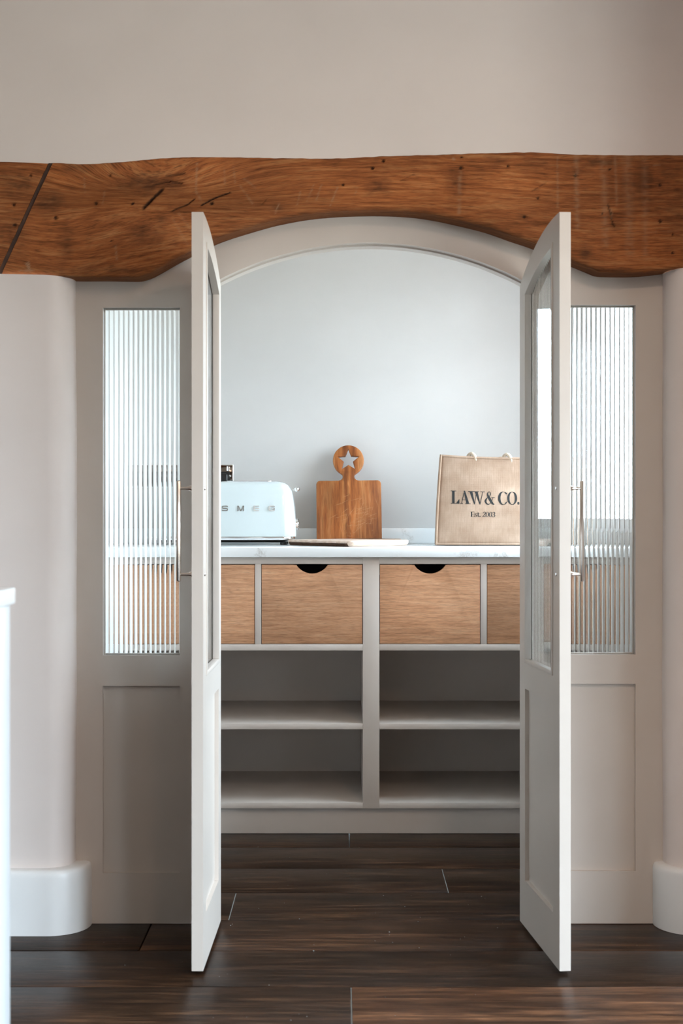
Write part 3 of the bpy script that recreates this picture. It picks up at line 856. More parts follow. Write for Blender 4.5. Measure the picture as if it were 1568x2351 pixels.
for a, b in ((PX0 + .002, fx(352)), (fx(833), fx(871)), (fx(1352), PX1 - .002)):
    cl(box('partition', a, b, DF + FT, CD - .013, z_b0, zc, J, bevel=0))
for m0, m1 in mull: cl(box('partition', m0, m1, DF + FT, CD - .013, z_d0, z_d1, J, bevel=0))
cl(box('plinth', PX0 + .002, PX1 - .002, 4.645, 4.663, .0005, z_b0, J, bevel=.001))

def drawer(u0, u1, seed):
    x0, x1 = fx(u0) + .0016, fx(u1) - .0016
    zz0, zz1 = z_d0 + .0014, z_d1 - .0022
    w, h = x1 - x0, zz1 - zz0
    outline = [(-w / 2, -h / 2), (w / 2, -h / 2), (w / 2, h / 2)]
    hw, hd = .0515, .029      # scooped finger pull
    Rr = (hw * hw + hd * hd) / (2 * hd)
    lip = .006
    outline += [(hw + lip, h / 2), (hw + lip * .4, h / 2 - .0012)]
    a = math.asin(hw / Rr)
    for k in range(21):
        t = a - 2 * a * k / 20
        outline.append((Rr * math.sin(t), h / 2 - hd + Rr - Rr * math.cos(t)))
    outline += [(-hw - lip * .4, h / 2 - .0012), (-hw - lip, h / 2), (-w / 2, h / 2)]
    d = curve_plate('drawer', [outline], .020, .0012, M['oak'])
    d.location = ((x0 + x1) / 2, DF + .0115, (zz0 + zz1) / 2)
    cl(d)
    bx_ = bmesh.new()
    for q in ((-w / 2 + .008, w / 2 - .008, .36, .372, -h / 2 + .01, h / 2 - .05), (-w / 2 + .008, -w / 2 + .02, .012, .36, -h / 2 + .01, h / 2 - .05),
              (w / 2 - .02, w / 2 - .008, .012, .36, -h / 2 + .01, h / 2 - .05), (-w / 2 + .02, w / 2 - .02, .012, .36, -h / 2 + .01, -h / 2 + .02)):
        bm_box(bx_, *q)
    finish('drawer_box', bx_, M['dark_void'], d)
for u0, u1 in ((352, 585.5), (599.5, 833), (871, 1103.5), (1117.5, 1352)): drawer(u0, u1, u0)

# worktop
def quartz():
    m, nt, p, out = mat_base('white_veined_quartz')
    L = nt.links.new
    tc = N(nt, 'ShaderNodeTexCoord')
    n1 = N(nt, 'ShaderNodeTexNoise'); n1.inputs['Scale'].default_value = 3.0; n1.inputs['Detail'].default_value = 9; n1.inputs['Roughness'].default_value = .7
    L(tc.outputs['Object'], n1.inputs['Vector'])
    vm = N(nt, 'ShaderNodeVectorMath', operation='MULTIPLY_ADD'); vm.inputs[1].default_value = (.5, .5, .5)
    L(n1.outputs['Color'], vm.inputs[0]); L(tc.outputs['Object'], vm.inputs[2])
    vo = N(nt, 'ShaderNodeTexVoronoi', feature='DISTANCE_TO_EDGE'); vo.inputs['Scale'].default_value = 3.2
    L(vm.outputs[0], vo.inputs['Vector'])
    r = ramp(nt, [(0.0, (1, 1, 1, 1)), (0.012, (.35, .35, .35, 1)), (0.05, (0, 0, 0, 1))]); L(vo.outputs['Distance'], r.inputs[0])
    n2 = N(nt, 'ShaderNodeTexNoise'); n2.inputs['Scale'].default_value = 4; L(tc.outputs['Object'], n2.inputs['Vector'])
    r2 = ramp(nt, [(.45, (0, 0, 0, 1)), (.62, (1, 1, 1, 1))]); L(n2.outputs['Fac'], r2.inputs[0])
    f = mixc(nt, r.outputs[0], r2.outputs[0], 1.0, 'MULTIPLY')
    bw = N(nt, 'ShaderNodeRGBToBW'); L(f, bw.inputs[0])
    mu = N(nt, 'ShaderNodeMath', operation='MULTIPLY'); mu.inputs[1].default_value = .55; L(bw.outputs[0], mu.inputs[0])
    c = mixc(nt, srgb(238, 240, 240), srgb(150, 138, 126), mu.outputs[0])
    L(c, p.inputs['Base Color'])
    p.inputs['Roughness'].default_value = .12
    return m
M['quartz'] = quartz()
wt = box('worktop', PX0 + .001, PX1 - .001, DF - .02, D_BACK - .001, ZW - .031, ZW, M['quartz'], bevel=.002)
tag(wt, 'glossy white veined quartz worktop on the pantry cabinet', 'worktop')
up_h = V(1213, 5.23) - ZW
o = box('worktop_upstand', PX0 + .001, PX1 - .001, D_BACK - .019, D_BACK - .0005, ZW + .0002, ZW + up_h, M['quartz'], None, .0015)
tag(o, 'low white quartz upstand along the back of the pantry worktop', 'upstand')

# ------------------------------------------------------------------ kitchen island, cut by the frame
isl = empty('kitchen_island', (-.95, 1.4, 0)); tag(isl, 'white painted kitchen island standing in front of the left plaster pier', 'kitchen island')
def ic(o): o.parent = isl; o.matrix_parent_inverse = Matrix.Translation(isl.location).inverted(); return o
ix = U(23, 2.17)
ic(box('body', -1.4, ix - .006, .66, 2.150, .08, ZW - .0265, M['island'], bevel=.001))
ic(box('corner_post', ix - .07, ix, 2.10, 2.172, .0, ZW - .0265, M['island'], bevel=.002))
for y0, y1 in ((.70, 1.36), (1.42, 2.07)):
    ic(box('side_panel', ix - .006, ix, y0, y1, .15, ZW - .06, M['island'], bevel=.002))
ic(box('plinth', -1.34, ix - .05, .72, 2.08, 0.0, .08, M['island'], bevel=0))
o = box('worktop', -1.45, U(36, 2.19), .6, 2.19, ZW - .026, ZW, M['quartz'], bevel=.003)
tag(o, 'thick white worktop on the kitchen island', 'worktop')

# ------------------------------------------------------------------ things on the pantry worktop
def rounded_loft(bm, levels, nc=7):
    """levels: (z, half_x, half_y, corner_radius)"""
    rings = []
    for z, a, b, r in levels:
        r = min(r, a * .999, b * .999); ring = []
        for q, (sx, sy) in enumerate(((1, 1), (-1, 1), (-1, -1), (1, -1))):
            for k in range(nc):
                t = q * PI / 2 + k / (nc - 1) * PI / 2
                ring.append(bm.verts.new((sx * (a - r) + r * math.cos(t), sy * (b - r) + r * math.sin(t), z)))
        rings.append(ring)
    n = len(rings[0])
    for a, b in zip(rings, rings[1:]):
        for k in range(n): bm.faces.new((a[k], a[(k + 1) % n], b[(k + 1) % n], b[k]))
    bm.faces.new(rings[0][::-1]); bm.faces.new(rings[-1])

# toaster
TD = 4.95
ts = F / TD
tx = U(570.5, TD)
toa = empty('toaster', (tx, TD + .1, ZW)); tag(toa, 'pale mint enamel toaster with chrome base and raised letters', 'toaster')
zof = lambda v: V(v, TD) - ZW
prof = [(1232, 108.5), (1218, 108.3), (1200, 107.5), (1180, 106.3), (1165, 105), (1150, 103), (1138, 101), (1128, 98.3), (1121, 95), (1115, 91), (1110.5, 86), (1107, 79), (1105, 70), (1103.8, 58)]
lv = []
for v, h in prof:
    a = h / ts; k = (108.5 - h) / ts
    lv.append((zof(v), a, .098 - k * .8, max(.012, .045 - k * .5)))
bm = bmesh.new(); rounded_loft(bm, lv, 9)
body = finish('body', bm, M['cream_enamel'], toa)
for pl in body.data.polygons: pl.use_smooth = True
bm = bmesh.new(); rounded_loft(bm, [(zof(1232.2), .1600, .0955, .043), (zof(1236), .1605, .0965, .043), (zof(1240), .1585, .094, .042)][::-1], 9)
finish('chrome_base', bm, M['chrome'], toa)
bm = bmesh.new(); rounded_loft(bm, [(.0090, .120, .062, .03), (zof(1240) - .0002, .140, .078, .04)], 7)
finish('underside', bm, M['black'], toa)
for sx in (-.12, .12):
    for sy in (-.06, .06):
        tube('foot', [(sx, sy, 0), (sx, sy, .002), (sx, sy, .009)], [.010, .012, .012], M['black'], toa, 14)
zt_ = zof(1103.8)
bm = bmesh.new(); rounded_loft(bm, [(zt_ - .004, .080, .040, .014), (zt_ + .0012, .080, .040, .014)], 6); finish('slot_rim', bm, M['chrome'], toa)
for sy in (-.019, .019):
    box('slot', -.072, .072, sy - .012, sy + .012, zt_ - .002, zt_ + .0016, M['black'], toa, .001)
# lever ball and browning dial on the end
xe = 101 / ts
lev = tube('lever', [(xe - .006, -.02, zof(1124)), (xe + .012, -.02, zof(1123))], .0022, M['chrome'], toa, 8)
bm = bmesh.new(); bmesh.ops.create_uvsphere(bm, u_segments=20, v_segments=12, radius=.0095)
bmesh.ops.translate(bm, verts=bm.verts, vec=(109.5 / ts, -.02, zof(1122)))
kb = finish('lever_knob', bm, M['chrome'], lev)
for pl in kb.data.polygons: pl.use_smooth = True
dz = zof(1204)
dial = tube('dial', [(106 / ts, -.04, dz), (111.5 / ts, -.04, dz), (113.5 / ts, -.04, dz), (114 / ts, -.04, dz)], [.019, .019, .017, .013], M['chrome'], toa, 28)
for k in range(12):
    a = k / 12 * 2 * PI
    tube('dial_mark', [(112.4 / ts, -.04 + .0178 * math.cos(a), dz + .0178 * math.sin(a)), (113.6 / ts, -.04 + .0172 * math.cos(a), dz + .0172 * math.sin(a))], .0012, M['black'], dial, 6)

# --- lettering tools
def spline_pts(pts, sub=6):
    out_ = []
    n = len(pts)
    for i in range(n - 1):
        p0 = pts[max(i - 1, 0)]; p1 = pts[i]; p2 = pts[i + 1]; p3 = pts[min(i + 2, n - 1)]
        for k in range(sub):
            t = k / sub
            out_.append(tuple(.5 * (2 * p1[c] + (p2[c] - p0[c]) * t + (2 * p0[c] - 5 * p1[c] + 4 * p2[c] - p3[c]) * t * t + (3 * p1[c] - p0[c] - 3 * p2[c] + p3[c]) * t ** 3) for c in range(len(p1))))
    out_.append(pts[-1])
    return out_

def stroke(pts, sub=6):
    """x, y, width list -> quads"""
    P = spline_pts(pts, sub) if sub > 1 else pts
    L_, R_ = [], []
    for i, (x, y, w) in enumerate(P):
        a = P[max(i - 1, 0)]; b = P[min(i + 1, len(P) - 1)]
        dx, dy = b[0] - a[0], b[1] - a[1]; d = math.hypot(dx, dy) or 1
        nx, ny = -dy / d * w / 2, dx / d * w / 2
        L_.append((x + nx, y + ny)); R_.append((x - nx, y - ny))
    return [(L_[i], L_[i + 1], R_[i + 1], R_[i]) for i in range(len(P) - 1)]
def rect(x0, y0, x1, y1, n=3):
    q = []
    for i in range(n):
        a = x0 + (x1 - x0) * i / n; b = x0 + (x1 - x0) * (i + 1) / n
        for j in range(n):
            c = y0 + (y1 - y0) * j / n; d = y0 + (y1 - y0) * (j + 1) / n
            q.append(((a, c), (b, c), (b, d), (a, d)))
    return q
def quad(a, b, c, d, n=5):
    """a-b top, d-c bottom, split along its length"""
    lerp = lambda p, q, t: (p[0] + (q[0] - p[0]) * t, p[1] + (q[1] - p[1]) * t)
    return [(lerp(a, d, i / n), lerp(b, c, i / n), lerp(b, c, (i + 1) / n), lerp(a, d, (i + 1) / n)) for i in range(n)]
def ring(cx, cy, ro, ri, cxi=None, a0=0, a1=360, n=28):
    q = []
    cxi = cx if cxi is None else cxi
    pt = lambda c, r, a: (c + r[0] * math.cos(math.radians(a)), cy + r[1] * math.sin(math.radians(a)))
    for i in range(n):
        a = a0 + (a1 - a0) * i / n; b = a0 + (a1 - a0) * (i + 1) / n
        q.append((pt(cx, ro, a), pt(cx, ro, b), pt(cxi, ri, b), pt(cxi, ri, a)))
    return q
G = {}   # serif capitals with strong thick and thin strokes; (quads, advance), cap height 1
G['L'] = (rect(.14, 0, .37, 1) + rect(0, .955, .52, 1) + rect(0, 0, .80, .045) + quad((.79, .36), (.82, .36), (.82, 0), (.48, .0), 4), .84)
G['A'] = (quad((.36, 1.02), (.50, 1.02), (.90, 0), (.62, 0)) + quad((.40, .98), (.45, .90), (.17, 0), (.12, 0)) + rect(.24, .29, .70, .335) + rect(0, 0, .30, .045) + rect(.50, 0, 1.02, .045), 1.0)
G['W'] = (quad((.10, 1), (.36, 1), (.60, -.02), (.52, -.02)) + quad((.66, .80), (.72, .86), (.58, -.02), (.53, -.02)) + quad((.56, 1), (.82, 1), (1.06, -.02), (.98, -.02)) + quad((1.24, 1), (1.29, 1), (1.05, -.02), (.99, -.02)) + rect(0, .955, .94, 1, 4) + rect(1.06, .955, 1.44, 1), 1.42)
G['&'] = (stroke([(1.04, .03, .05), (.93, .02, .10), (.78, .13, .20), (.58, .38, .23), (.40, .62, .21), (.33, .80, .13), (.40, .95, .06), (.52, .985, .05), (.62, .90, .07), (.62, .76, .08), (.50, .62, .05)]) +
          stroke([(.46, .58, .05), (.26, .46, .09), (.13, .27, .19), (.20, .10, .14), (.38, 0.0, .07), (.58, .06, .05), (.76, .26, .045), (.88, .52, .045)]) + rect(.72, .52, 1.06, .56), 1.10)
G['C'] = (ring(.47, .5, (.47, .525), (.28, .485), .52, 38, 322) + quad((.84, .98), (.87, .98), (.87, .66), (.84, .66), 2) + stroke([(.83, .82, .05), (.78, .90, .06), (.66, .99, .045)], 3) + stroke([(.86, .28, .03), (.80, .12, .05), (.64, .0, .05)], 3), .93)
G['O'] = (ring(.50, .5, (.50, .525), (.27, .485)), 1.03)
G['.'] = (ring(.12, .10, (.115, .115), (.001, .001), None, 0, 360, 14), .26)
G['E'] = (rect(.12, 0, .34, 1) + rect(0, .95, .78, 1, 2) + rect(0, 0, .80, .05, 2) + rect(.30, .48, .58, .53) + rect(.555, .36, .59, .66, 2) + quad((.75, 1), (.78, 1), (.78, .70), (.75, .70), 2) + quad((.77, .32), (.80, .32), (.80, 0), (.72, 0), 2), .86)
G['s'] = (stroke([(.46, .50, .07), (.40, .64, .07), (.24, .68, .07), (.10, .56, .12), (.20, .42, .15), (.40, .30, .16), (.48, .16, .13), (.34, .02, .07), (.16, .02, .07), (.06, .18, .07)]), .60)
G['t'] = (stroke([(.22, .92, .10), (.22, .60, .17), (.22, .20, .17), (.28, .05, .12), (.40, .03, .07), (.46, .10, .05)]) + rect(.04, .62, .46, .68, 2), .52)
G['2'] = (stroke([(.10, .74, .14), (.14, .90, .10), (.30, .98, .08), (.50, .90, .15), (.53, .72, .17), (.40, .48, .14), (.20, .22, .09), (.08, .06, .07)]) + rect(.05, 0, .62, .12, 3) + rect(.585, .06, .63, .26, 2), .70)
G['0'] = (ring(.33, .5, (.33, .51), (.16, .45), None, 0, 360, 24), .72)
G['3'] = (stroke([(.08, .78, .13), (.14, .92, .09), (.30, .98, .08), (.48, .88, .15), (.48, .66, .15), (.28, .53, .08)]) + stroke([(.28, .53, .08), (.50, .44, .13), (.56, .26, .18), (.48, .08, .14), (.28, .01, .08), (.10, .08, .10), (.07, .24, .13)]), .70)
G[' '] = ([], .35)
# wide sans capitals
GS = {}
GS['S'] = (stroke([(1.0, .74, .17), (.98, .88, .17), (.84, .915, .17), (.30, .915, .17), (.12, .86, .17), (.10, .70, .17), (.16, .56, .17), (.34, .52, .17), (.80, .49, .17), (.98, .42, .17), (1.02, .26, .17), (.96, .12, .17), (.80, .085, .17), (.26, .085, .17), (.12, .12, .17), (.10, .27, .17)]), 1.1)
GS['M'] = (rect(0, 0, .18, 1, 2) + rect(1.02, 0, 1.20, 1, 2) + quad((.0, 1), (.24, 1), (.69, .0), (.51, .0)) + quad((.96, 1), (1.2, 1), (.69, 0), (.51, 0)), 1.2)
GS['E'] = (rect(0, 0, .19, 1, 2) + rect(.19, .84, .96, 1, 2) + rect(.19, .42, .92, .58, 2) + rect(.19, 0, .98, .16, 2), 1.0)
GS['G'] = (stroke([(1.02, .74, .17), (.96, .90, .17), (.78, .915, .17), (.30, .915, .17), (.13, .84, .17), (.09, .64, .17), (.09, .36, .17), (.13, .16, .17), (.30, .085, .17), (.80, .085, .17), (.98, .13, .17), (1.02, .30, .17), (1.02, .46, .17)]) + rect(.58, .40, 1.10, .55, 2), 1.15)

def glyph_mesh(name, quads, size, place, mats, parent, extrude=0.0, thick_dir=(0, 1, 0)):
    bm = bmesh.new()
    for q in quads:
        f = [bm.verts.new(place(x * size, y * size)) for x, y in q]
        bm.faces.new(f)
    bmesh.ops.remove_doubles(bm, verts=bm.verts, dist=1e-6)
    if extrude:
        r = bmesh.ops.extrude_face_region(bm, geom=list(bm.faces))
        bmesh.ops.translate(bm, verts=[v for v in r['geom'] if isinstance(v, bmesh.types.BMVert)], vec=(0, -extrude, 0))
    bmesh.ops.recalc_face_normals(bm, faces=bm.faces)
    me = bpy.data.meshes.new(name); bm.to_mesh(me); bm.free()
    return link(name, me, mats, parent)

# raised chrome letters
lh = 12.4 / ts
zl = zof(1173.4)
kf = (108.5 - 105) / ts * .8
for ch, uc in (('S', 516), ('M', 552.5), ('E', 588.5), ('G', 624)):
    qs, adv = GS[ch]
    wch = lh * adv * 1.03
    x_ = (uc - 570.5) / ts - wch / 2
    lt = glyph_mesh('letter', qs, lh, lambda a, b: (x_ + a * 1.03, -.098 + kf - .0008 + (b - lh / 2) * .10, zl + b), M['chrome'], toa, .0022)
    lt['label'] = 'raised chrome letter ' + ch

# chrome socket on the wall behind the toaster
sd = D_BACK
so = empty('wall_socket', (U(491, sd), sd, V(1093, sd))); tag(so, 'polished chrome double wall socket above the toaster', 'wall socket')
sw, sh = .0735, .0433
bm = bmesh.new(); bm_box(bm, -sw, sw, -.007, 0, -sh, sh); finish('face_plate', bm, M['chrome'], so, .003, 3)
M['dark_nickel'] = metal('black_nickel', (.20, .17, .15, 1), .07)
box('face_insert', -sw + .004, sw - .004, -.0074, -.0065, -sh + .004, sh - .004, M['dark_nickel'], so, .0003)
for sx in (-.036, .036):
    box('socket_insert', sx - .024, sx + .024, -.0085, -.0068, -.034, .016, M['black'], so, .001)
    box('rocker_switch', sx - .006 + (.018 if sx > 0 else -.018), sx + .006 + (.018 if sx > 0 else -.018), -.0125, -.0068, .018, .036, M['chrome'], so, .001)
for sx in (-.060, .060): tube('screw', [(sx, -.007, 0), (sx, -.0085, 0), (sx, -.0092, 0)], [.0045, .0045, .003], M['chrome'], so, 12)
pg = empty('power_plug', (U(491, sd) + .036, sd - .0086, V(1093, sd) - .012)); tag(pg, 'black power plug pushed into the chrome wall socket', 'plug')
bm = bmesh.new(); bm_box(bm, -.017, .017, -.030, 0, -.024, .020); finish('plug_body', bm, M['black'], pg, .006, 3)
tube('cable', [(0, -.02, -.023), (0, -.021, -.05), (.004, -.022, -.085), (-.01, -.025, -.115), (-.05, -.03, V(1093, sd) * 0 - .1345)], .0032, M['black'], pg, 8)

# standing chopping board with a star cut in its round handle
BD = 5.14
bs = F / BD
bw, bh = 75 / bs, (1246 - 1099.5) / bs
def rounded_rect(w, h, rb, rt):
    pts = []
    for cx, cy, r, a0 in ((w - rb, rb, rb, 270), (w - rt, h - rt, rt, 0)):
        for k in range(7):
            a = math.radians(a0 + 90 * k / 6); pts.append((cx + r * math.cos(a), cy + r * math.sin(a)))
    return pts
right = rounded_rect(bw, bh, .004, .014)
rc = 36 / bs; zc_ = bh + (1099.5 - 1052) / bs
nk = 13.5 / bs
right += [(nk + .016, bh), (nk + .007, bh + .0022), (nk + .0015, bh + .008), (nk, bh + .014), (nk + .0015, bh + .0215)]
a_s = math.radians(-58)
right += [(rc * math.cos(a_s + (PI / 2 - a_s) * k / 16), zc_ + rc * math.sin(a_s + (PI / 2 - a_s) * k / 16)) for k in range(17)]
outl = right + [(-x, z) for x, z in right[::-1][1:]]
star = []
for k in range(10):
    r = (25.5 if k % 2 == 0 else 11.0) / bs; a = PI / 2 + k * PI / 5
    star.append((r * math.cos(a), zc_ + .001 + r * math.sin(a)))
cb = curve_plate('chopping_board', [outl, star[::-1]], .019, .003, M['board_dark'])
cb.location = (U(802, BD), BD + .006, ZW + .0015); cb.rotation_euler = (math.radians(-9.5), math.radians(-.6), 0)
tag(cb, 'scratched brown wooden paddle board with a star cut in its round handle', 'chopping board')
# knife scratches scored into the face
m, nt, p, out = mat_base('pale_knife_scratch'); p.inputs['Base Color'].default_value = srgb(206, 158, 116); p.inputs['Roughness'].default_value = .8
M['scratch'] = m
bm = bmesh.new()
rs = random.Random(3)
for k in range(80):
    cx = rs.gauss(.045, .04); cz = rs.gauss(.095, .04); ln = rs.uniform(.008, .055); an = math.radians(rs.gauss(18, 14) if rs.random() < .75 else rs.uniform(50, 110))
    w = rs.uniform(.00018, .00045)
    a = (cx - ln / 2 * math.cos(an), cz - ln / 2 * math.sin(an)); b = (cx + ln / 2 * math.cos(an), cz + ln / 2 * math.sin(an))
    if max(abs(a[0]), abs(b[0])) > bw - .006 or min(a[1], b[1]) < .006 or max(a[1], b[1]) > bh - .006: continue
    nx, nz_ = -math.sin(an) * w, math.cos(an) * w
    f = [bm.verts.new((x, -.00965, z)) for x, z in ((a[0], a[1]), ((a[0] + b[0]) / 2 - nx, (a[1] + b[1]) / 2 - nz_), (b[0], b[1]), ((a[0] + b[0]) / 2 + nx, (a[1] + b[1]) / 2 + nz_))]
    bm.faces.new(f)
sc_ = finish('knife_scratches', bm, M['scratch'], cb); sc_['kind'] = 'stuff'

# pale board lying flat
ang = math.atan2(.183, .198)
lb_o = empty('chopping_board', (U(805, 4.70), 4.700, ZW), ang)
tag(lb_o, 'pale wooden paddle board lying flat in front of the brown one', 'chopping board')
Lx, Ly = .285, .33
pts = []
for cx, cy, r, a0 in ((Lx - .02, .02, .02, 270), (Lx - .02, Ly - .02, .02, 0)):
    for k in range(6):
        a = math.radians(a0 + 90 * k / 5); pts.append((cx + r * math.cos(a), cy + r * math.sin(a)))
hb = []
for (x, y) in pts[:6]: hb.append((x, y))
hm = Ly * .56
hb += [(Lx, hm - .05), (Lx + .012, hm - .03), (Lx + .03, hm - .022), (Lx + .11, hm - .022)]
hb += [(Lx + .11 + .022 * math.sin(math.radians(a)), hm - .022 * math.cos(math.radians(a))) for a in range(15, 180, 15)]
hb += [(Lx + .11, hm + .022), (Lx + .03, hm + .022), (Lx + .012, hm + .03), (Lx, hm + .05)]
hb += pts[6:]
for cx, cy, r, a0 in ((.02, Ly - .02, .02, 90), (.02, .02, .02, 180)):
    for k in range(6):
        a = math.radians(a0 + 90 * k / 5); hb.append((cx + r * math.cos(a), cy + r * math.sin(a)))
bm = bmesh.new()
lev = [(.0008, -.009), (.004, -.005), (.010, -.001), (.016, 0), (.0185, -.0015), (.020, -.005)]
ccx, ccy = Lx / 2 + .03, Ly / 2
rings = []
for z, ins in lev:
    ringv = []
    for i, (x, y) in enumerate(hb):
        a = hb[i - 1]; b = hb[(i + 1) % len(hb)]
        t = Vector((b[0] - a[0], b[1] - a[1])).normalized(); n_ = Vector((t.y, -t.x))
        ringv.append(bm.verts.new((x + n_.x * ins, y + n_.y * ins, z)))
    rings.append(ringv)
for a, b in zip(rings, rings[1:]):
    for i in range(len(a)): bm.faces.new((a[i], a[(i + 1) % len(a)], b[(i + 1) % len(a)], b[i]))
bm.faces.new(rings[0][::-1]); bm.faces.new(rings[-1])
bmesh.ops.triangulate(bm, faces=[f for f in bm.faces if len(f.verts) > 4])
finish('board', bm, M['board_pale'], lb_o)

M['bark'] = paint('shaded_bark', srgb(74, 50, 34), rough=.8, var=.4, bump=.6, scale=60)  # bark colour also carries the shade on the bevelled front edge
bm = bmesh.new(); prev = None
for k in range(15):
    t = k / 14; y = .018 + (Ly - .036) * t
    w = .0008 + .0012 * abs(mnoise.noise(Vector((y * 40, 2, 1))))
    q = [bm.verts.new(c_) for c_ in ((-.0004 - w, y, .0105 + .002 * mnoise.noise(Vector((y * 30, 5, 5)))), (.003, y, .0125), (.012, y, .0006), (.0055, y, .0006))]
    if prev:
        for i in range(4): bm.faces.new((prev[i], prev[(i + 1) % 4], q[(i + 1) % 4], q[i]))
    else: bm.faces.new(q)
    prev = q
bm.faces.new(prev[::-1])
bk = finish('shaded_bark_edge', bm, M['bark'], lb_o); bk['label'] = 'dark brown bark along one edge, with bevel shade in its colour'

# jute bag
def jute():
    m, nt, p, out = mat_base('woven_jute')
    L = nt.links.new
    tc = N(nt, 'ShaderNodeTexCoord')
    def wv(direction, sc):
        w = N(nt, 'ShaderNodeTexWave', wave_type='BANDS', bands_direction=direction); w.inputs['Scale'].default_value = sc
        w.inputs['Distortion'].default_value = 1.5; w.inputs['Detail'].default_value = 2; w.inputs['Detail Scale'].default_value = 2
        L(tc.outputs['Object'], w.inputs['Vector']); return w
    a, b = wv('X', 170), wv('Z', 170)
    mu = N(nt, 'ShaderNodeMath', operation='MULTIPLY'); L(a.outputs['Fac'], mu.inputs[0]); L(b.outputs['Fac'], mu.inputs[1])
    n1 = N(nt, 'ShaderNodeTexNoise'); n1.inputs['Scale'].default_value = 14; n1.inputs['Detail'].default_value = 4; L(tc.outputs['Object'], n1.inputs['Vector'])
    mp = N(nt, 'ShaderNodeMapping'); mp.inputs['Scale'].default_value = (420, 60, 25); L(tc.outputs['Object'], mp.inputs[0])
    n2 = N(nt, 'ShaderNodeTexNoise'); n2.inputs['Scale'].default_value = 1; L(mp.outputs[0], n2.inputs['Vector'])
    r = ramp(nt, [(.3, srgb(168, 140, 119)), (.7, srgb(196, 170, 150))]); L(n1.outputs['Fac'], r.inputs[0])
    r2 = ramp(nt, [(0, (.72, .70, .68, 1)), (.5, (1.05, 1.05, 1.05, 1))]); L(mu.outputs[0], r2.inputs[0])
    r3 = ramp(nt, [(.3, (.9, .88, .86, 1)), (.7, (1.05, 1.05, 1.05, 1))]); L(n2.outputs['Fac'], r3.inputs[0])
    c = mixc(nt, r.outputs[0], r2.outputs[0], 1.0, 'MULTIPLY'); c = mixc(nt, c, r3.outputs[0], 1.0, 'MULTIPLY')
    L(c, p.inputs['Base Color'])
    bp = N(nt, 'ShaderNodeBump'); bp.inputs['Strength'].default_value = .5; bp.inputs['Distance'].default_value = .001
    L(mu.outputs[0], bp.inputs['Height']); L(bp.outputs[0], p.inputs['Normal'])
    p.inputs['Roughness'].default_value = .9; p.inputs['Specular IOR Level'].default_value = .1
    return m
M['jute'] = jute()
BGD = 4.86
bag = empty('jute_bag', (U(1114, 4.89), BGD, ZW), math.radians(-3)); tag(bag, 'natural jute shopping bag printed LAW & CO. standing on the worktop', 'bag')
BW, BH, BDp = .336, .305, .16
def bag_front(a, b):
    """a -1..1 across, b 0..1 up -> point on the front cloth"""
    hw = (BW / 2) * (1 - .10 * b) * (1 + .012 * math.sin(b * PI))
    x = a * hw
    bul = -.010 * (1 - a * a) * math.sin(min(1, b * 1.1) * PI) + .004 * mnoise.noise(Vector((a * 2.2, b * 3.1, 4)))
    y = bul + .018 * b + (1 - (1 - abs(a) ** 6)) * .004
    z = .003 + BH * b - .032 * x * b - .006 * b * (1 - a * a) * .6
    return Vector((x, y, z))
def bag_back(a, b):
    f = bag_front(a, b)
    return Vector((f.x, BDp - .02 * b + .006 * (1 - a * a) * math.sin(b * PI) + .004 * b, f.z - .004 * b))
def sheet(name, fn, na, nb, par, mats):
    bm = bmesh.new(); g = [[bm.verts.new(fn(i / na, j / nb)) for j in range(nb + 1)] for i in range(na + 1)]
    for i in range(na):
        for j in range(nb): bm.faces.new((g[i][j], g[i + 1][j], g[i + 1][j + 1], g[i][j + 1]))
    me_o = finish(name, bm, mats, par)
    so_ = me_o.modifiers.new('cloth', 'SOLIDIFY'); so_.thickness = .0022; so_.offset = 0
    return me_o
sheet('front_cloth', lambda s, t: bag_front(s * 2 - 1, t), 30, 24, bag, M['jute'])
sheet('back_cloth', lambda s, t: bag_back(s * 2 - 1, t), 24, 18, bag, M['jute'])
for sg in (-1, 1):
    def side(s, t, sg=sg):
        a, b = bag_front(sg, t), bag_back(sg, t)
        q = a.lerp(b, s); q.x -= sg * .022 * t * math.sin(s * PI); return q
    sheet('gusset', side, 10, 18, bag, M['jute'])
    tube('piping', [bag_front(sg, k / 16) + Vector((sg * .002, -.0015, 0)) for k in range(17)], .0042, M['jute'], bag, 8)
    tube('piping', [bag_back(sg, k / 16) + Vector((sg * .002, .0015, 0)) for k in range(17)], .0035, M['jute'], bag, 8)
tube('piping', [bag_front(-1 + k / 8, 0.012) + Vector((0, -.002, 0)) for k in range(17)], .0042, M['jute'], bag, 8)
sheet('base_cloth', lambda s, t: bag_front(s * 2 - 1, 0).lerp(bag_back(s * 2 - 1, 0), t), 12, 6, bag, M['jute'])
tube('hem', [bag_front(-1 + k / 10, .985) + Vector((0, -.0012, 0)) for k in range(21)], .0024, M['jute'], bag, 6)
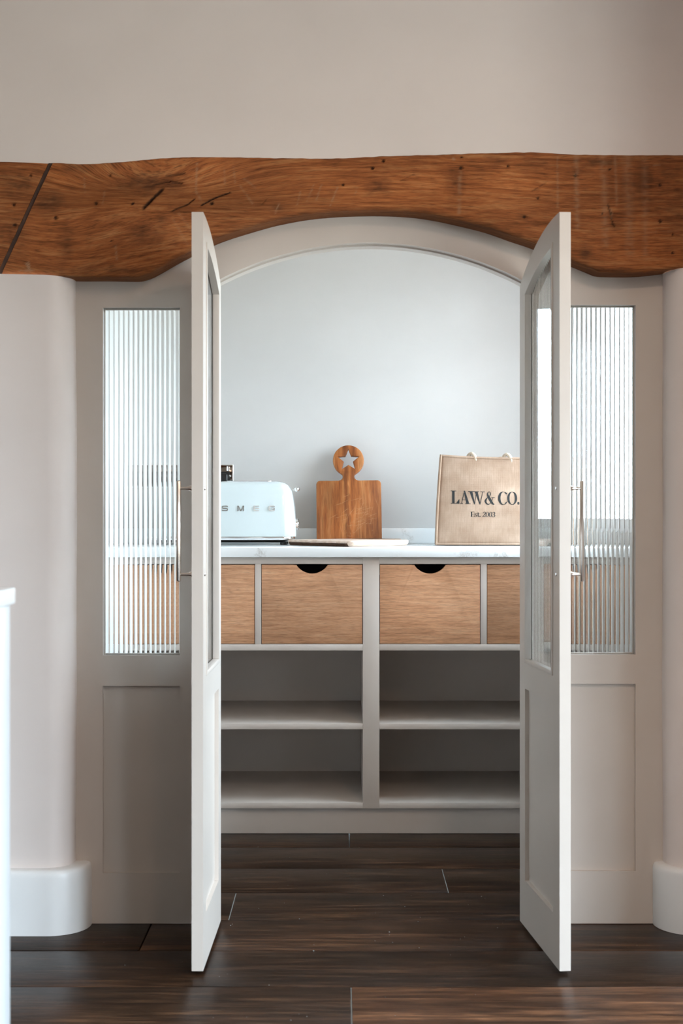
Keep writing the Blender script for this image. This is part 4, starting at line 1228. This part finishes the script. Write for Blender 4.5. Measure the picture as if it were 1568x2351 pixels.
M['rope'] = paint('cotton_rope', srgb(196, 178, 158), rough=.9, var=.12, bump=.5, scale=90, spec=.1)
for nm, off, hgt in (('handle', .006, .010), ('handle', BDp - .04, .002)):
    # soft loop folded over inside the mouth, two humps showing above the rim
    for hx_ in ((-.049, .072) if off < .05 else (-.04, .06)):
        pts = []
        for k in range(13):
            a = k / 12 * PI
            base = bag_front(hx_ / (BW / 2 * .9), 1.0)
            pts.append(base + Vector((-.017 * math.cos(a), off + .004 * math.sin(a * 2), -.03 + (.03 + hgt) * math.sin(a))))
        tube(nm, pts, .0062, M['rope'], bag, 8)

def bag_place(x0, z0, slant=0.0):
    def f(a, b):
        z = z0 + b; bb_ = (z - .003) / BH
        x = x0 + a + slant * b
        hw = (BW / 2) * (1 - .10 * bb_) * (1 + .012 * math.sin(bb_ * PI))
        q = bag_front(x / hw, bb_)
        return q + Vector((0, -.0018, 0))
    return f
sB = F / 4.87
cap = 29.5 / sB
zt0_ = .003 + (1252 - 1160.5) / sB + .004
for ch, u0, u1 in (('L', 1033, 1053), ('A', 1054, 1078.5), ('W', 1073, 1111), ('&', 1110.5, 1133.5), ('C', 1141, 1162), ('O', 1162, 1185), ('.', 1185, 1190)):
    qs, adv = G[ch]
    xs_ = [p_[0] for q in qs for p_ in q]; lo_, hi_ = min(xs_), max(xs_)
    kx = (u1 - u0) / sB / (hi_ - lo_) / cap
    lt = glyph_mesh('printed_letter', [tuple(((p_[0] - lo_) * kx, p_[1]) for p_ in q) for q in qs], cap, bag_place((u0 - 1114) / sB, zt0_), M['ink'], bag)
    lt['label'] = 'black printed character ' + ch
cap2 = 11.6 / sB
x = (1078 - 1114) / sB
zt1_ = .003 + (1252 - 1188.5) / sB + .002
for ch in 'Est. 2003':
    qs, adv = G[ch]
    if qs:
        lt = glyph_mesh('printed_letter', qs, cap2, bag_place(x, zt1_, .12 if ch in '203' else 0), M['ink'], bag)
        lt['label'] = 'small black printed character ' + ch
    x += adv * cap2 * .86 + .0003
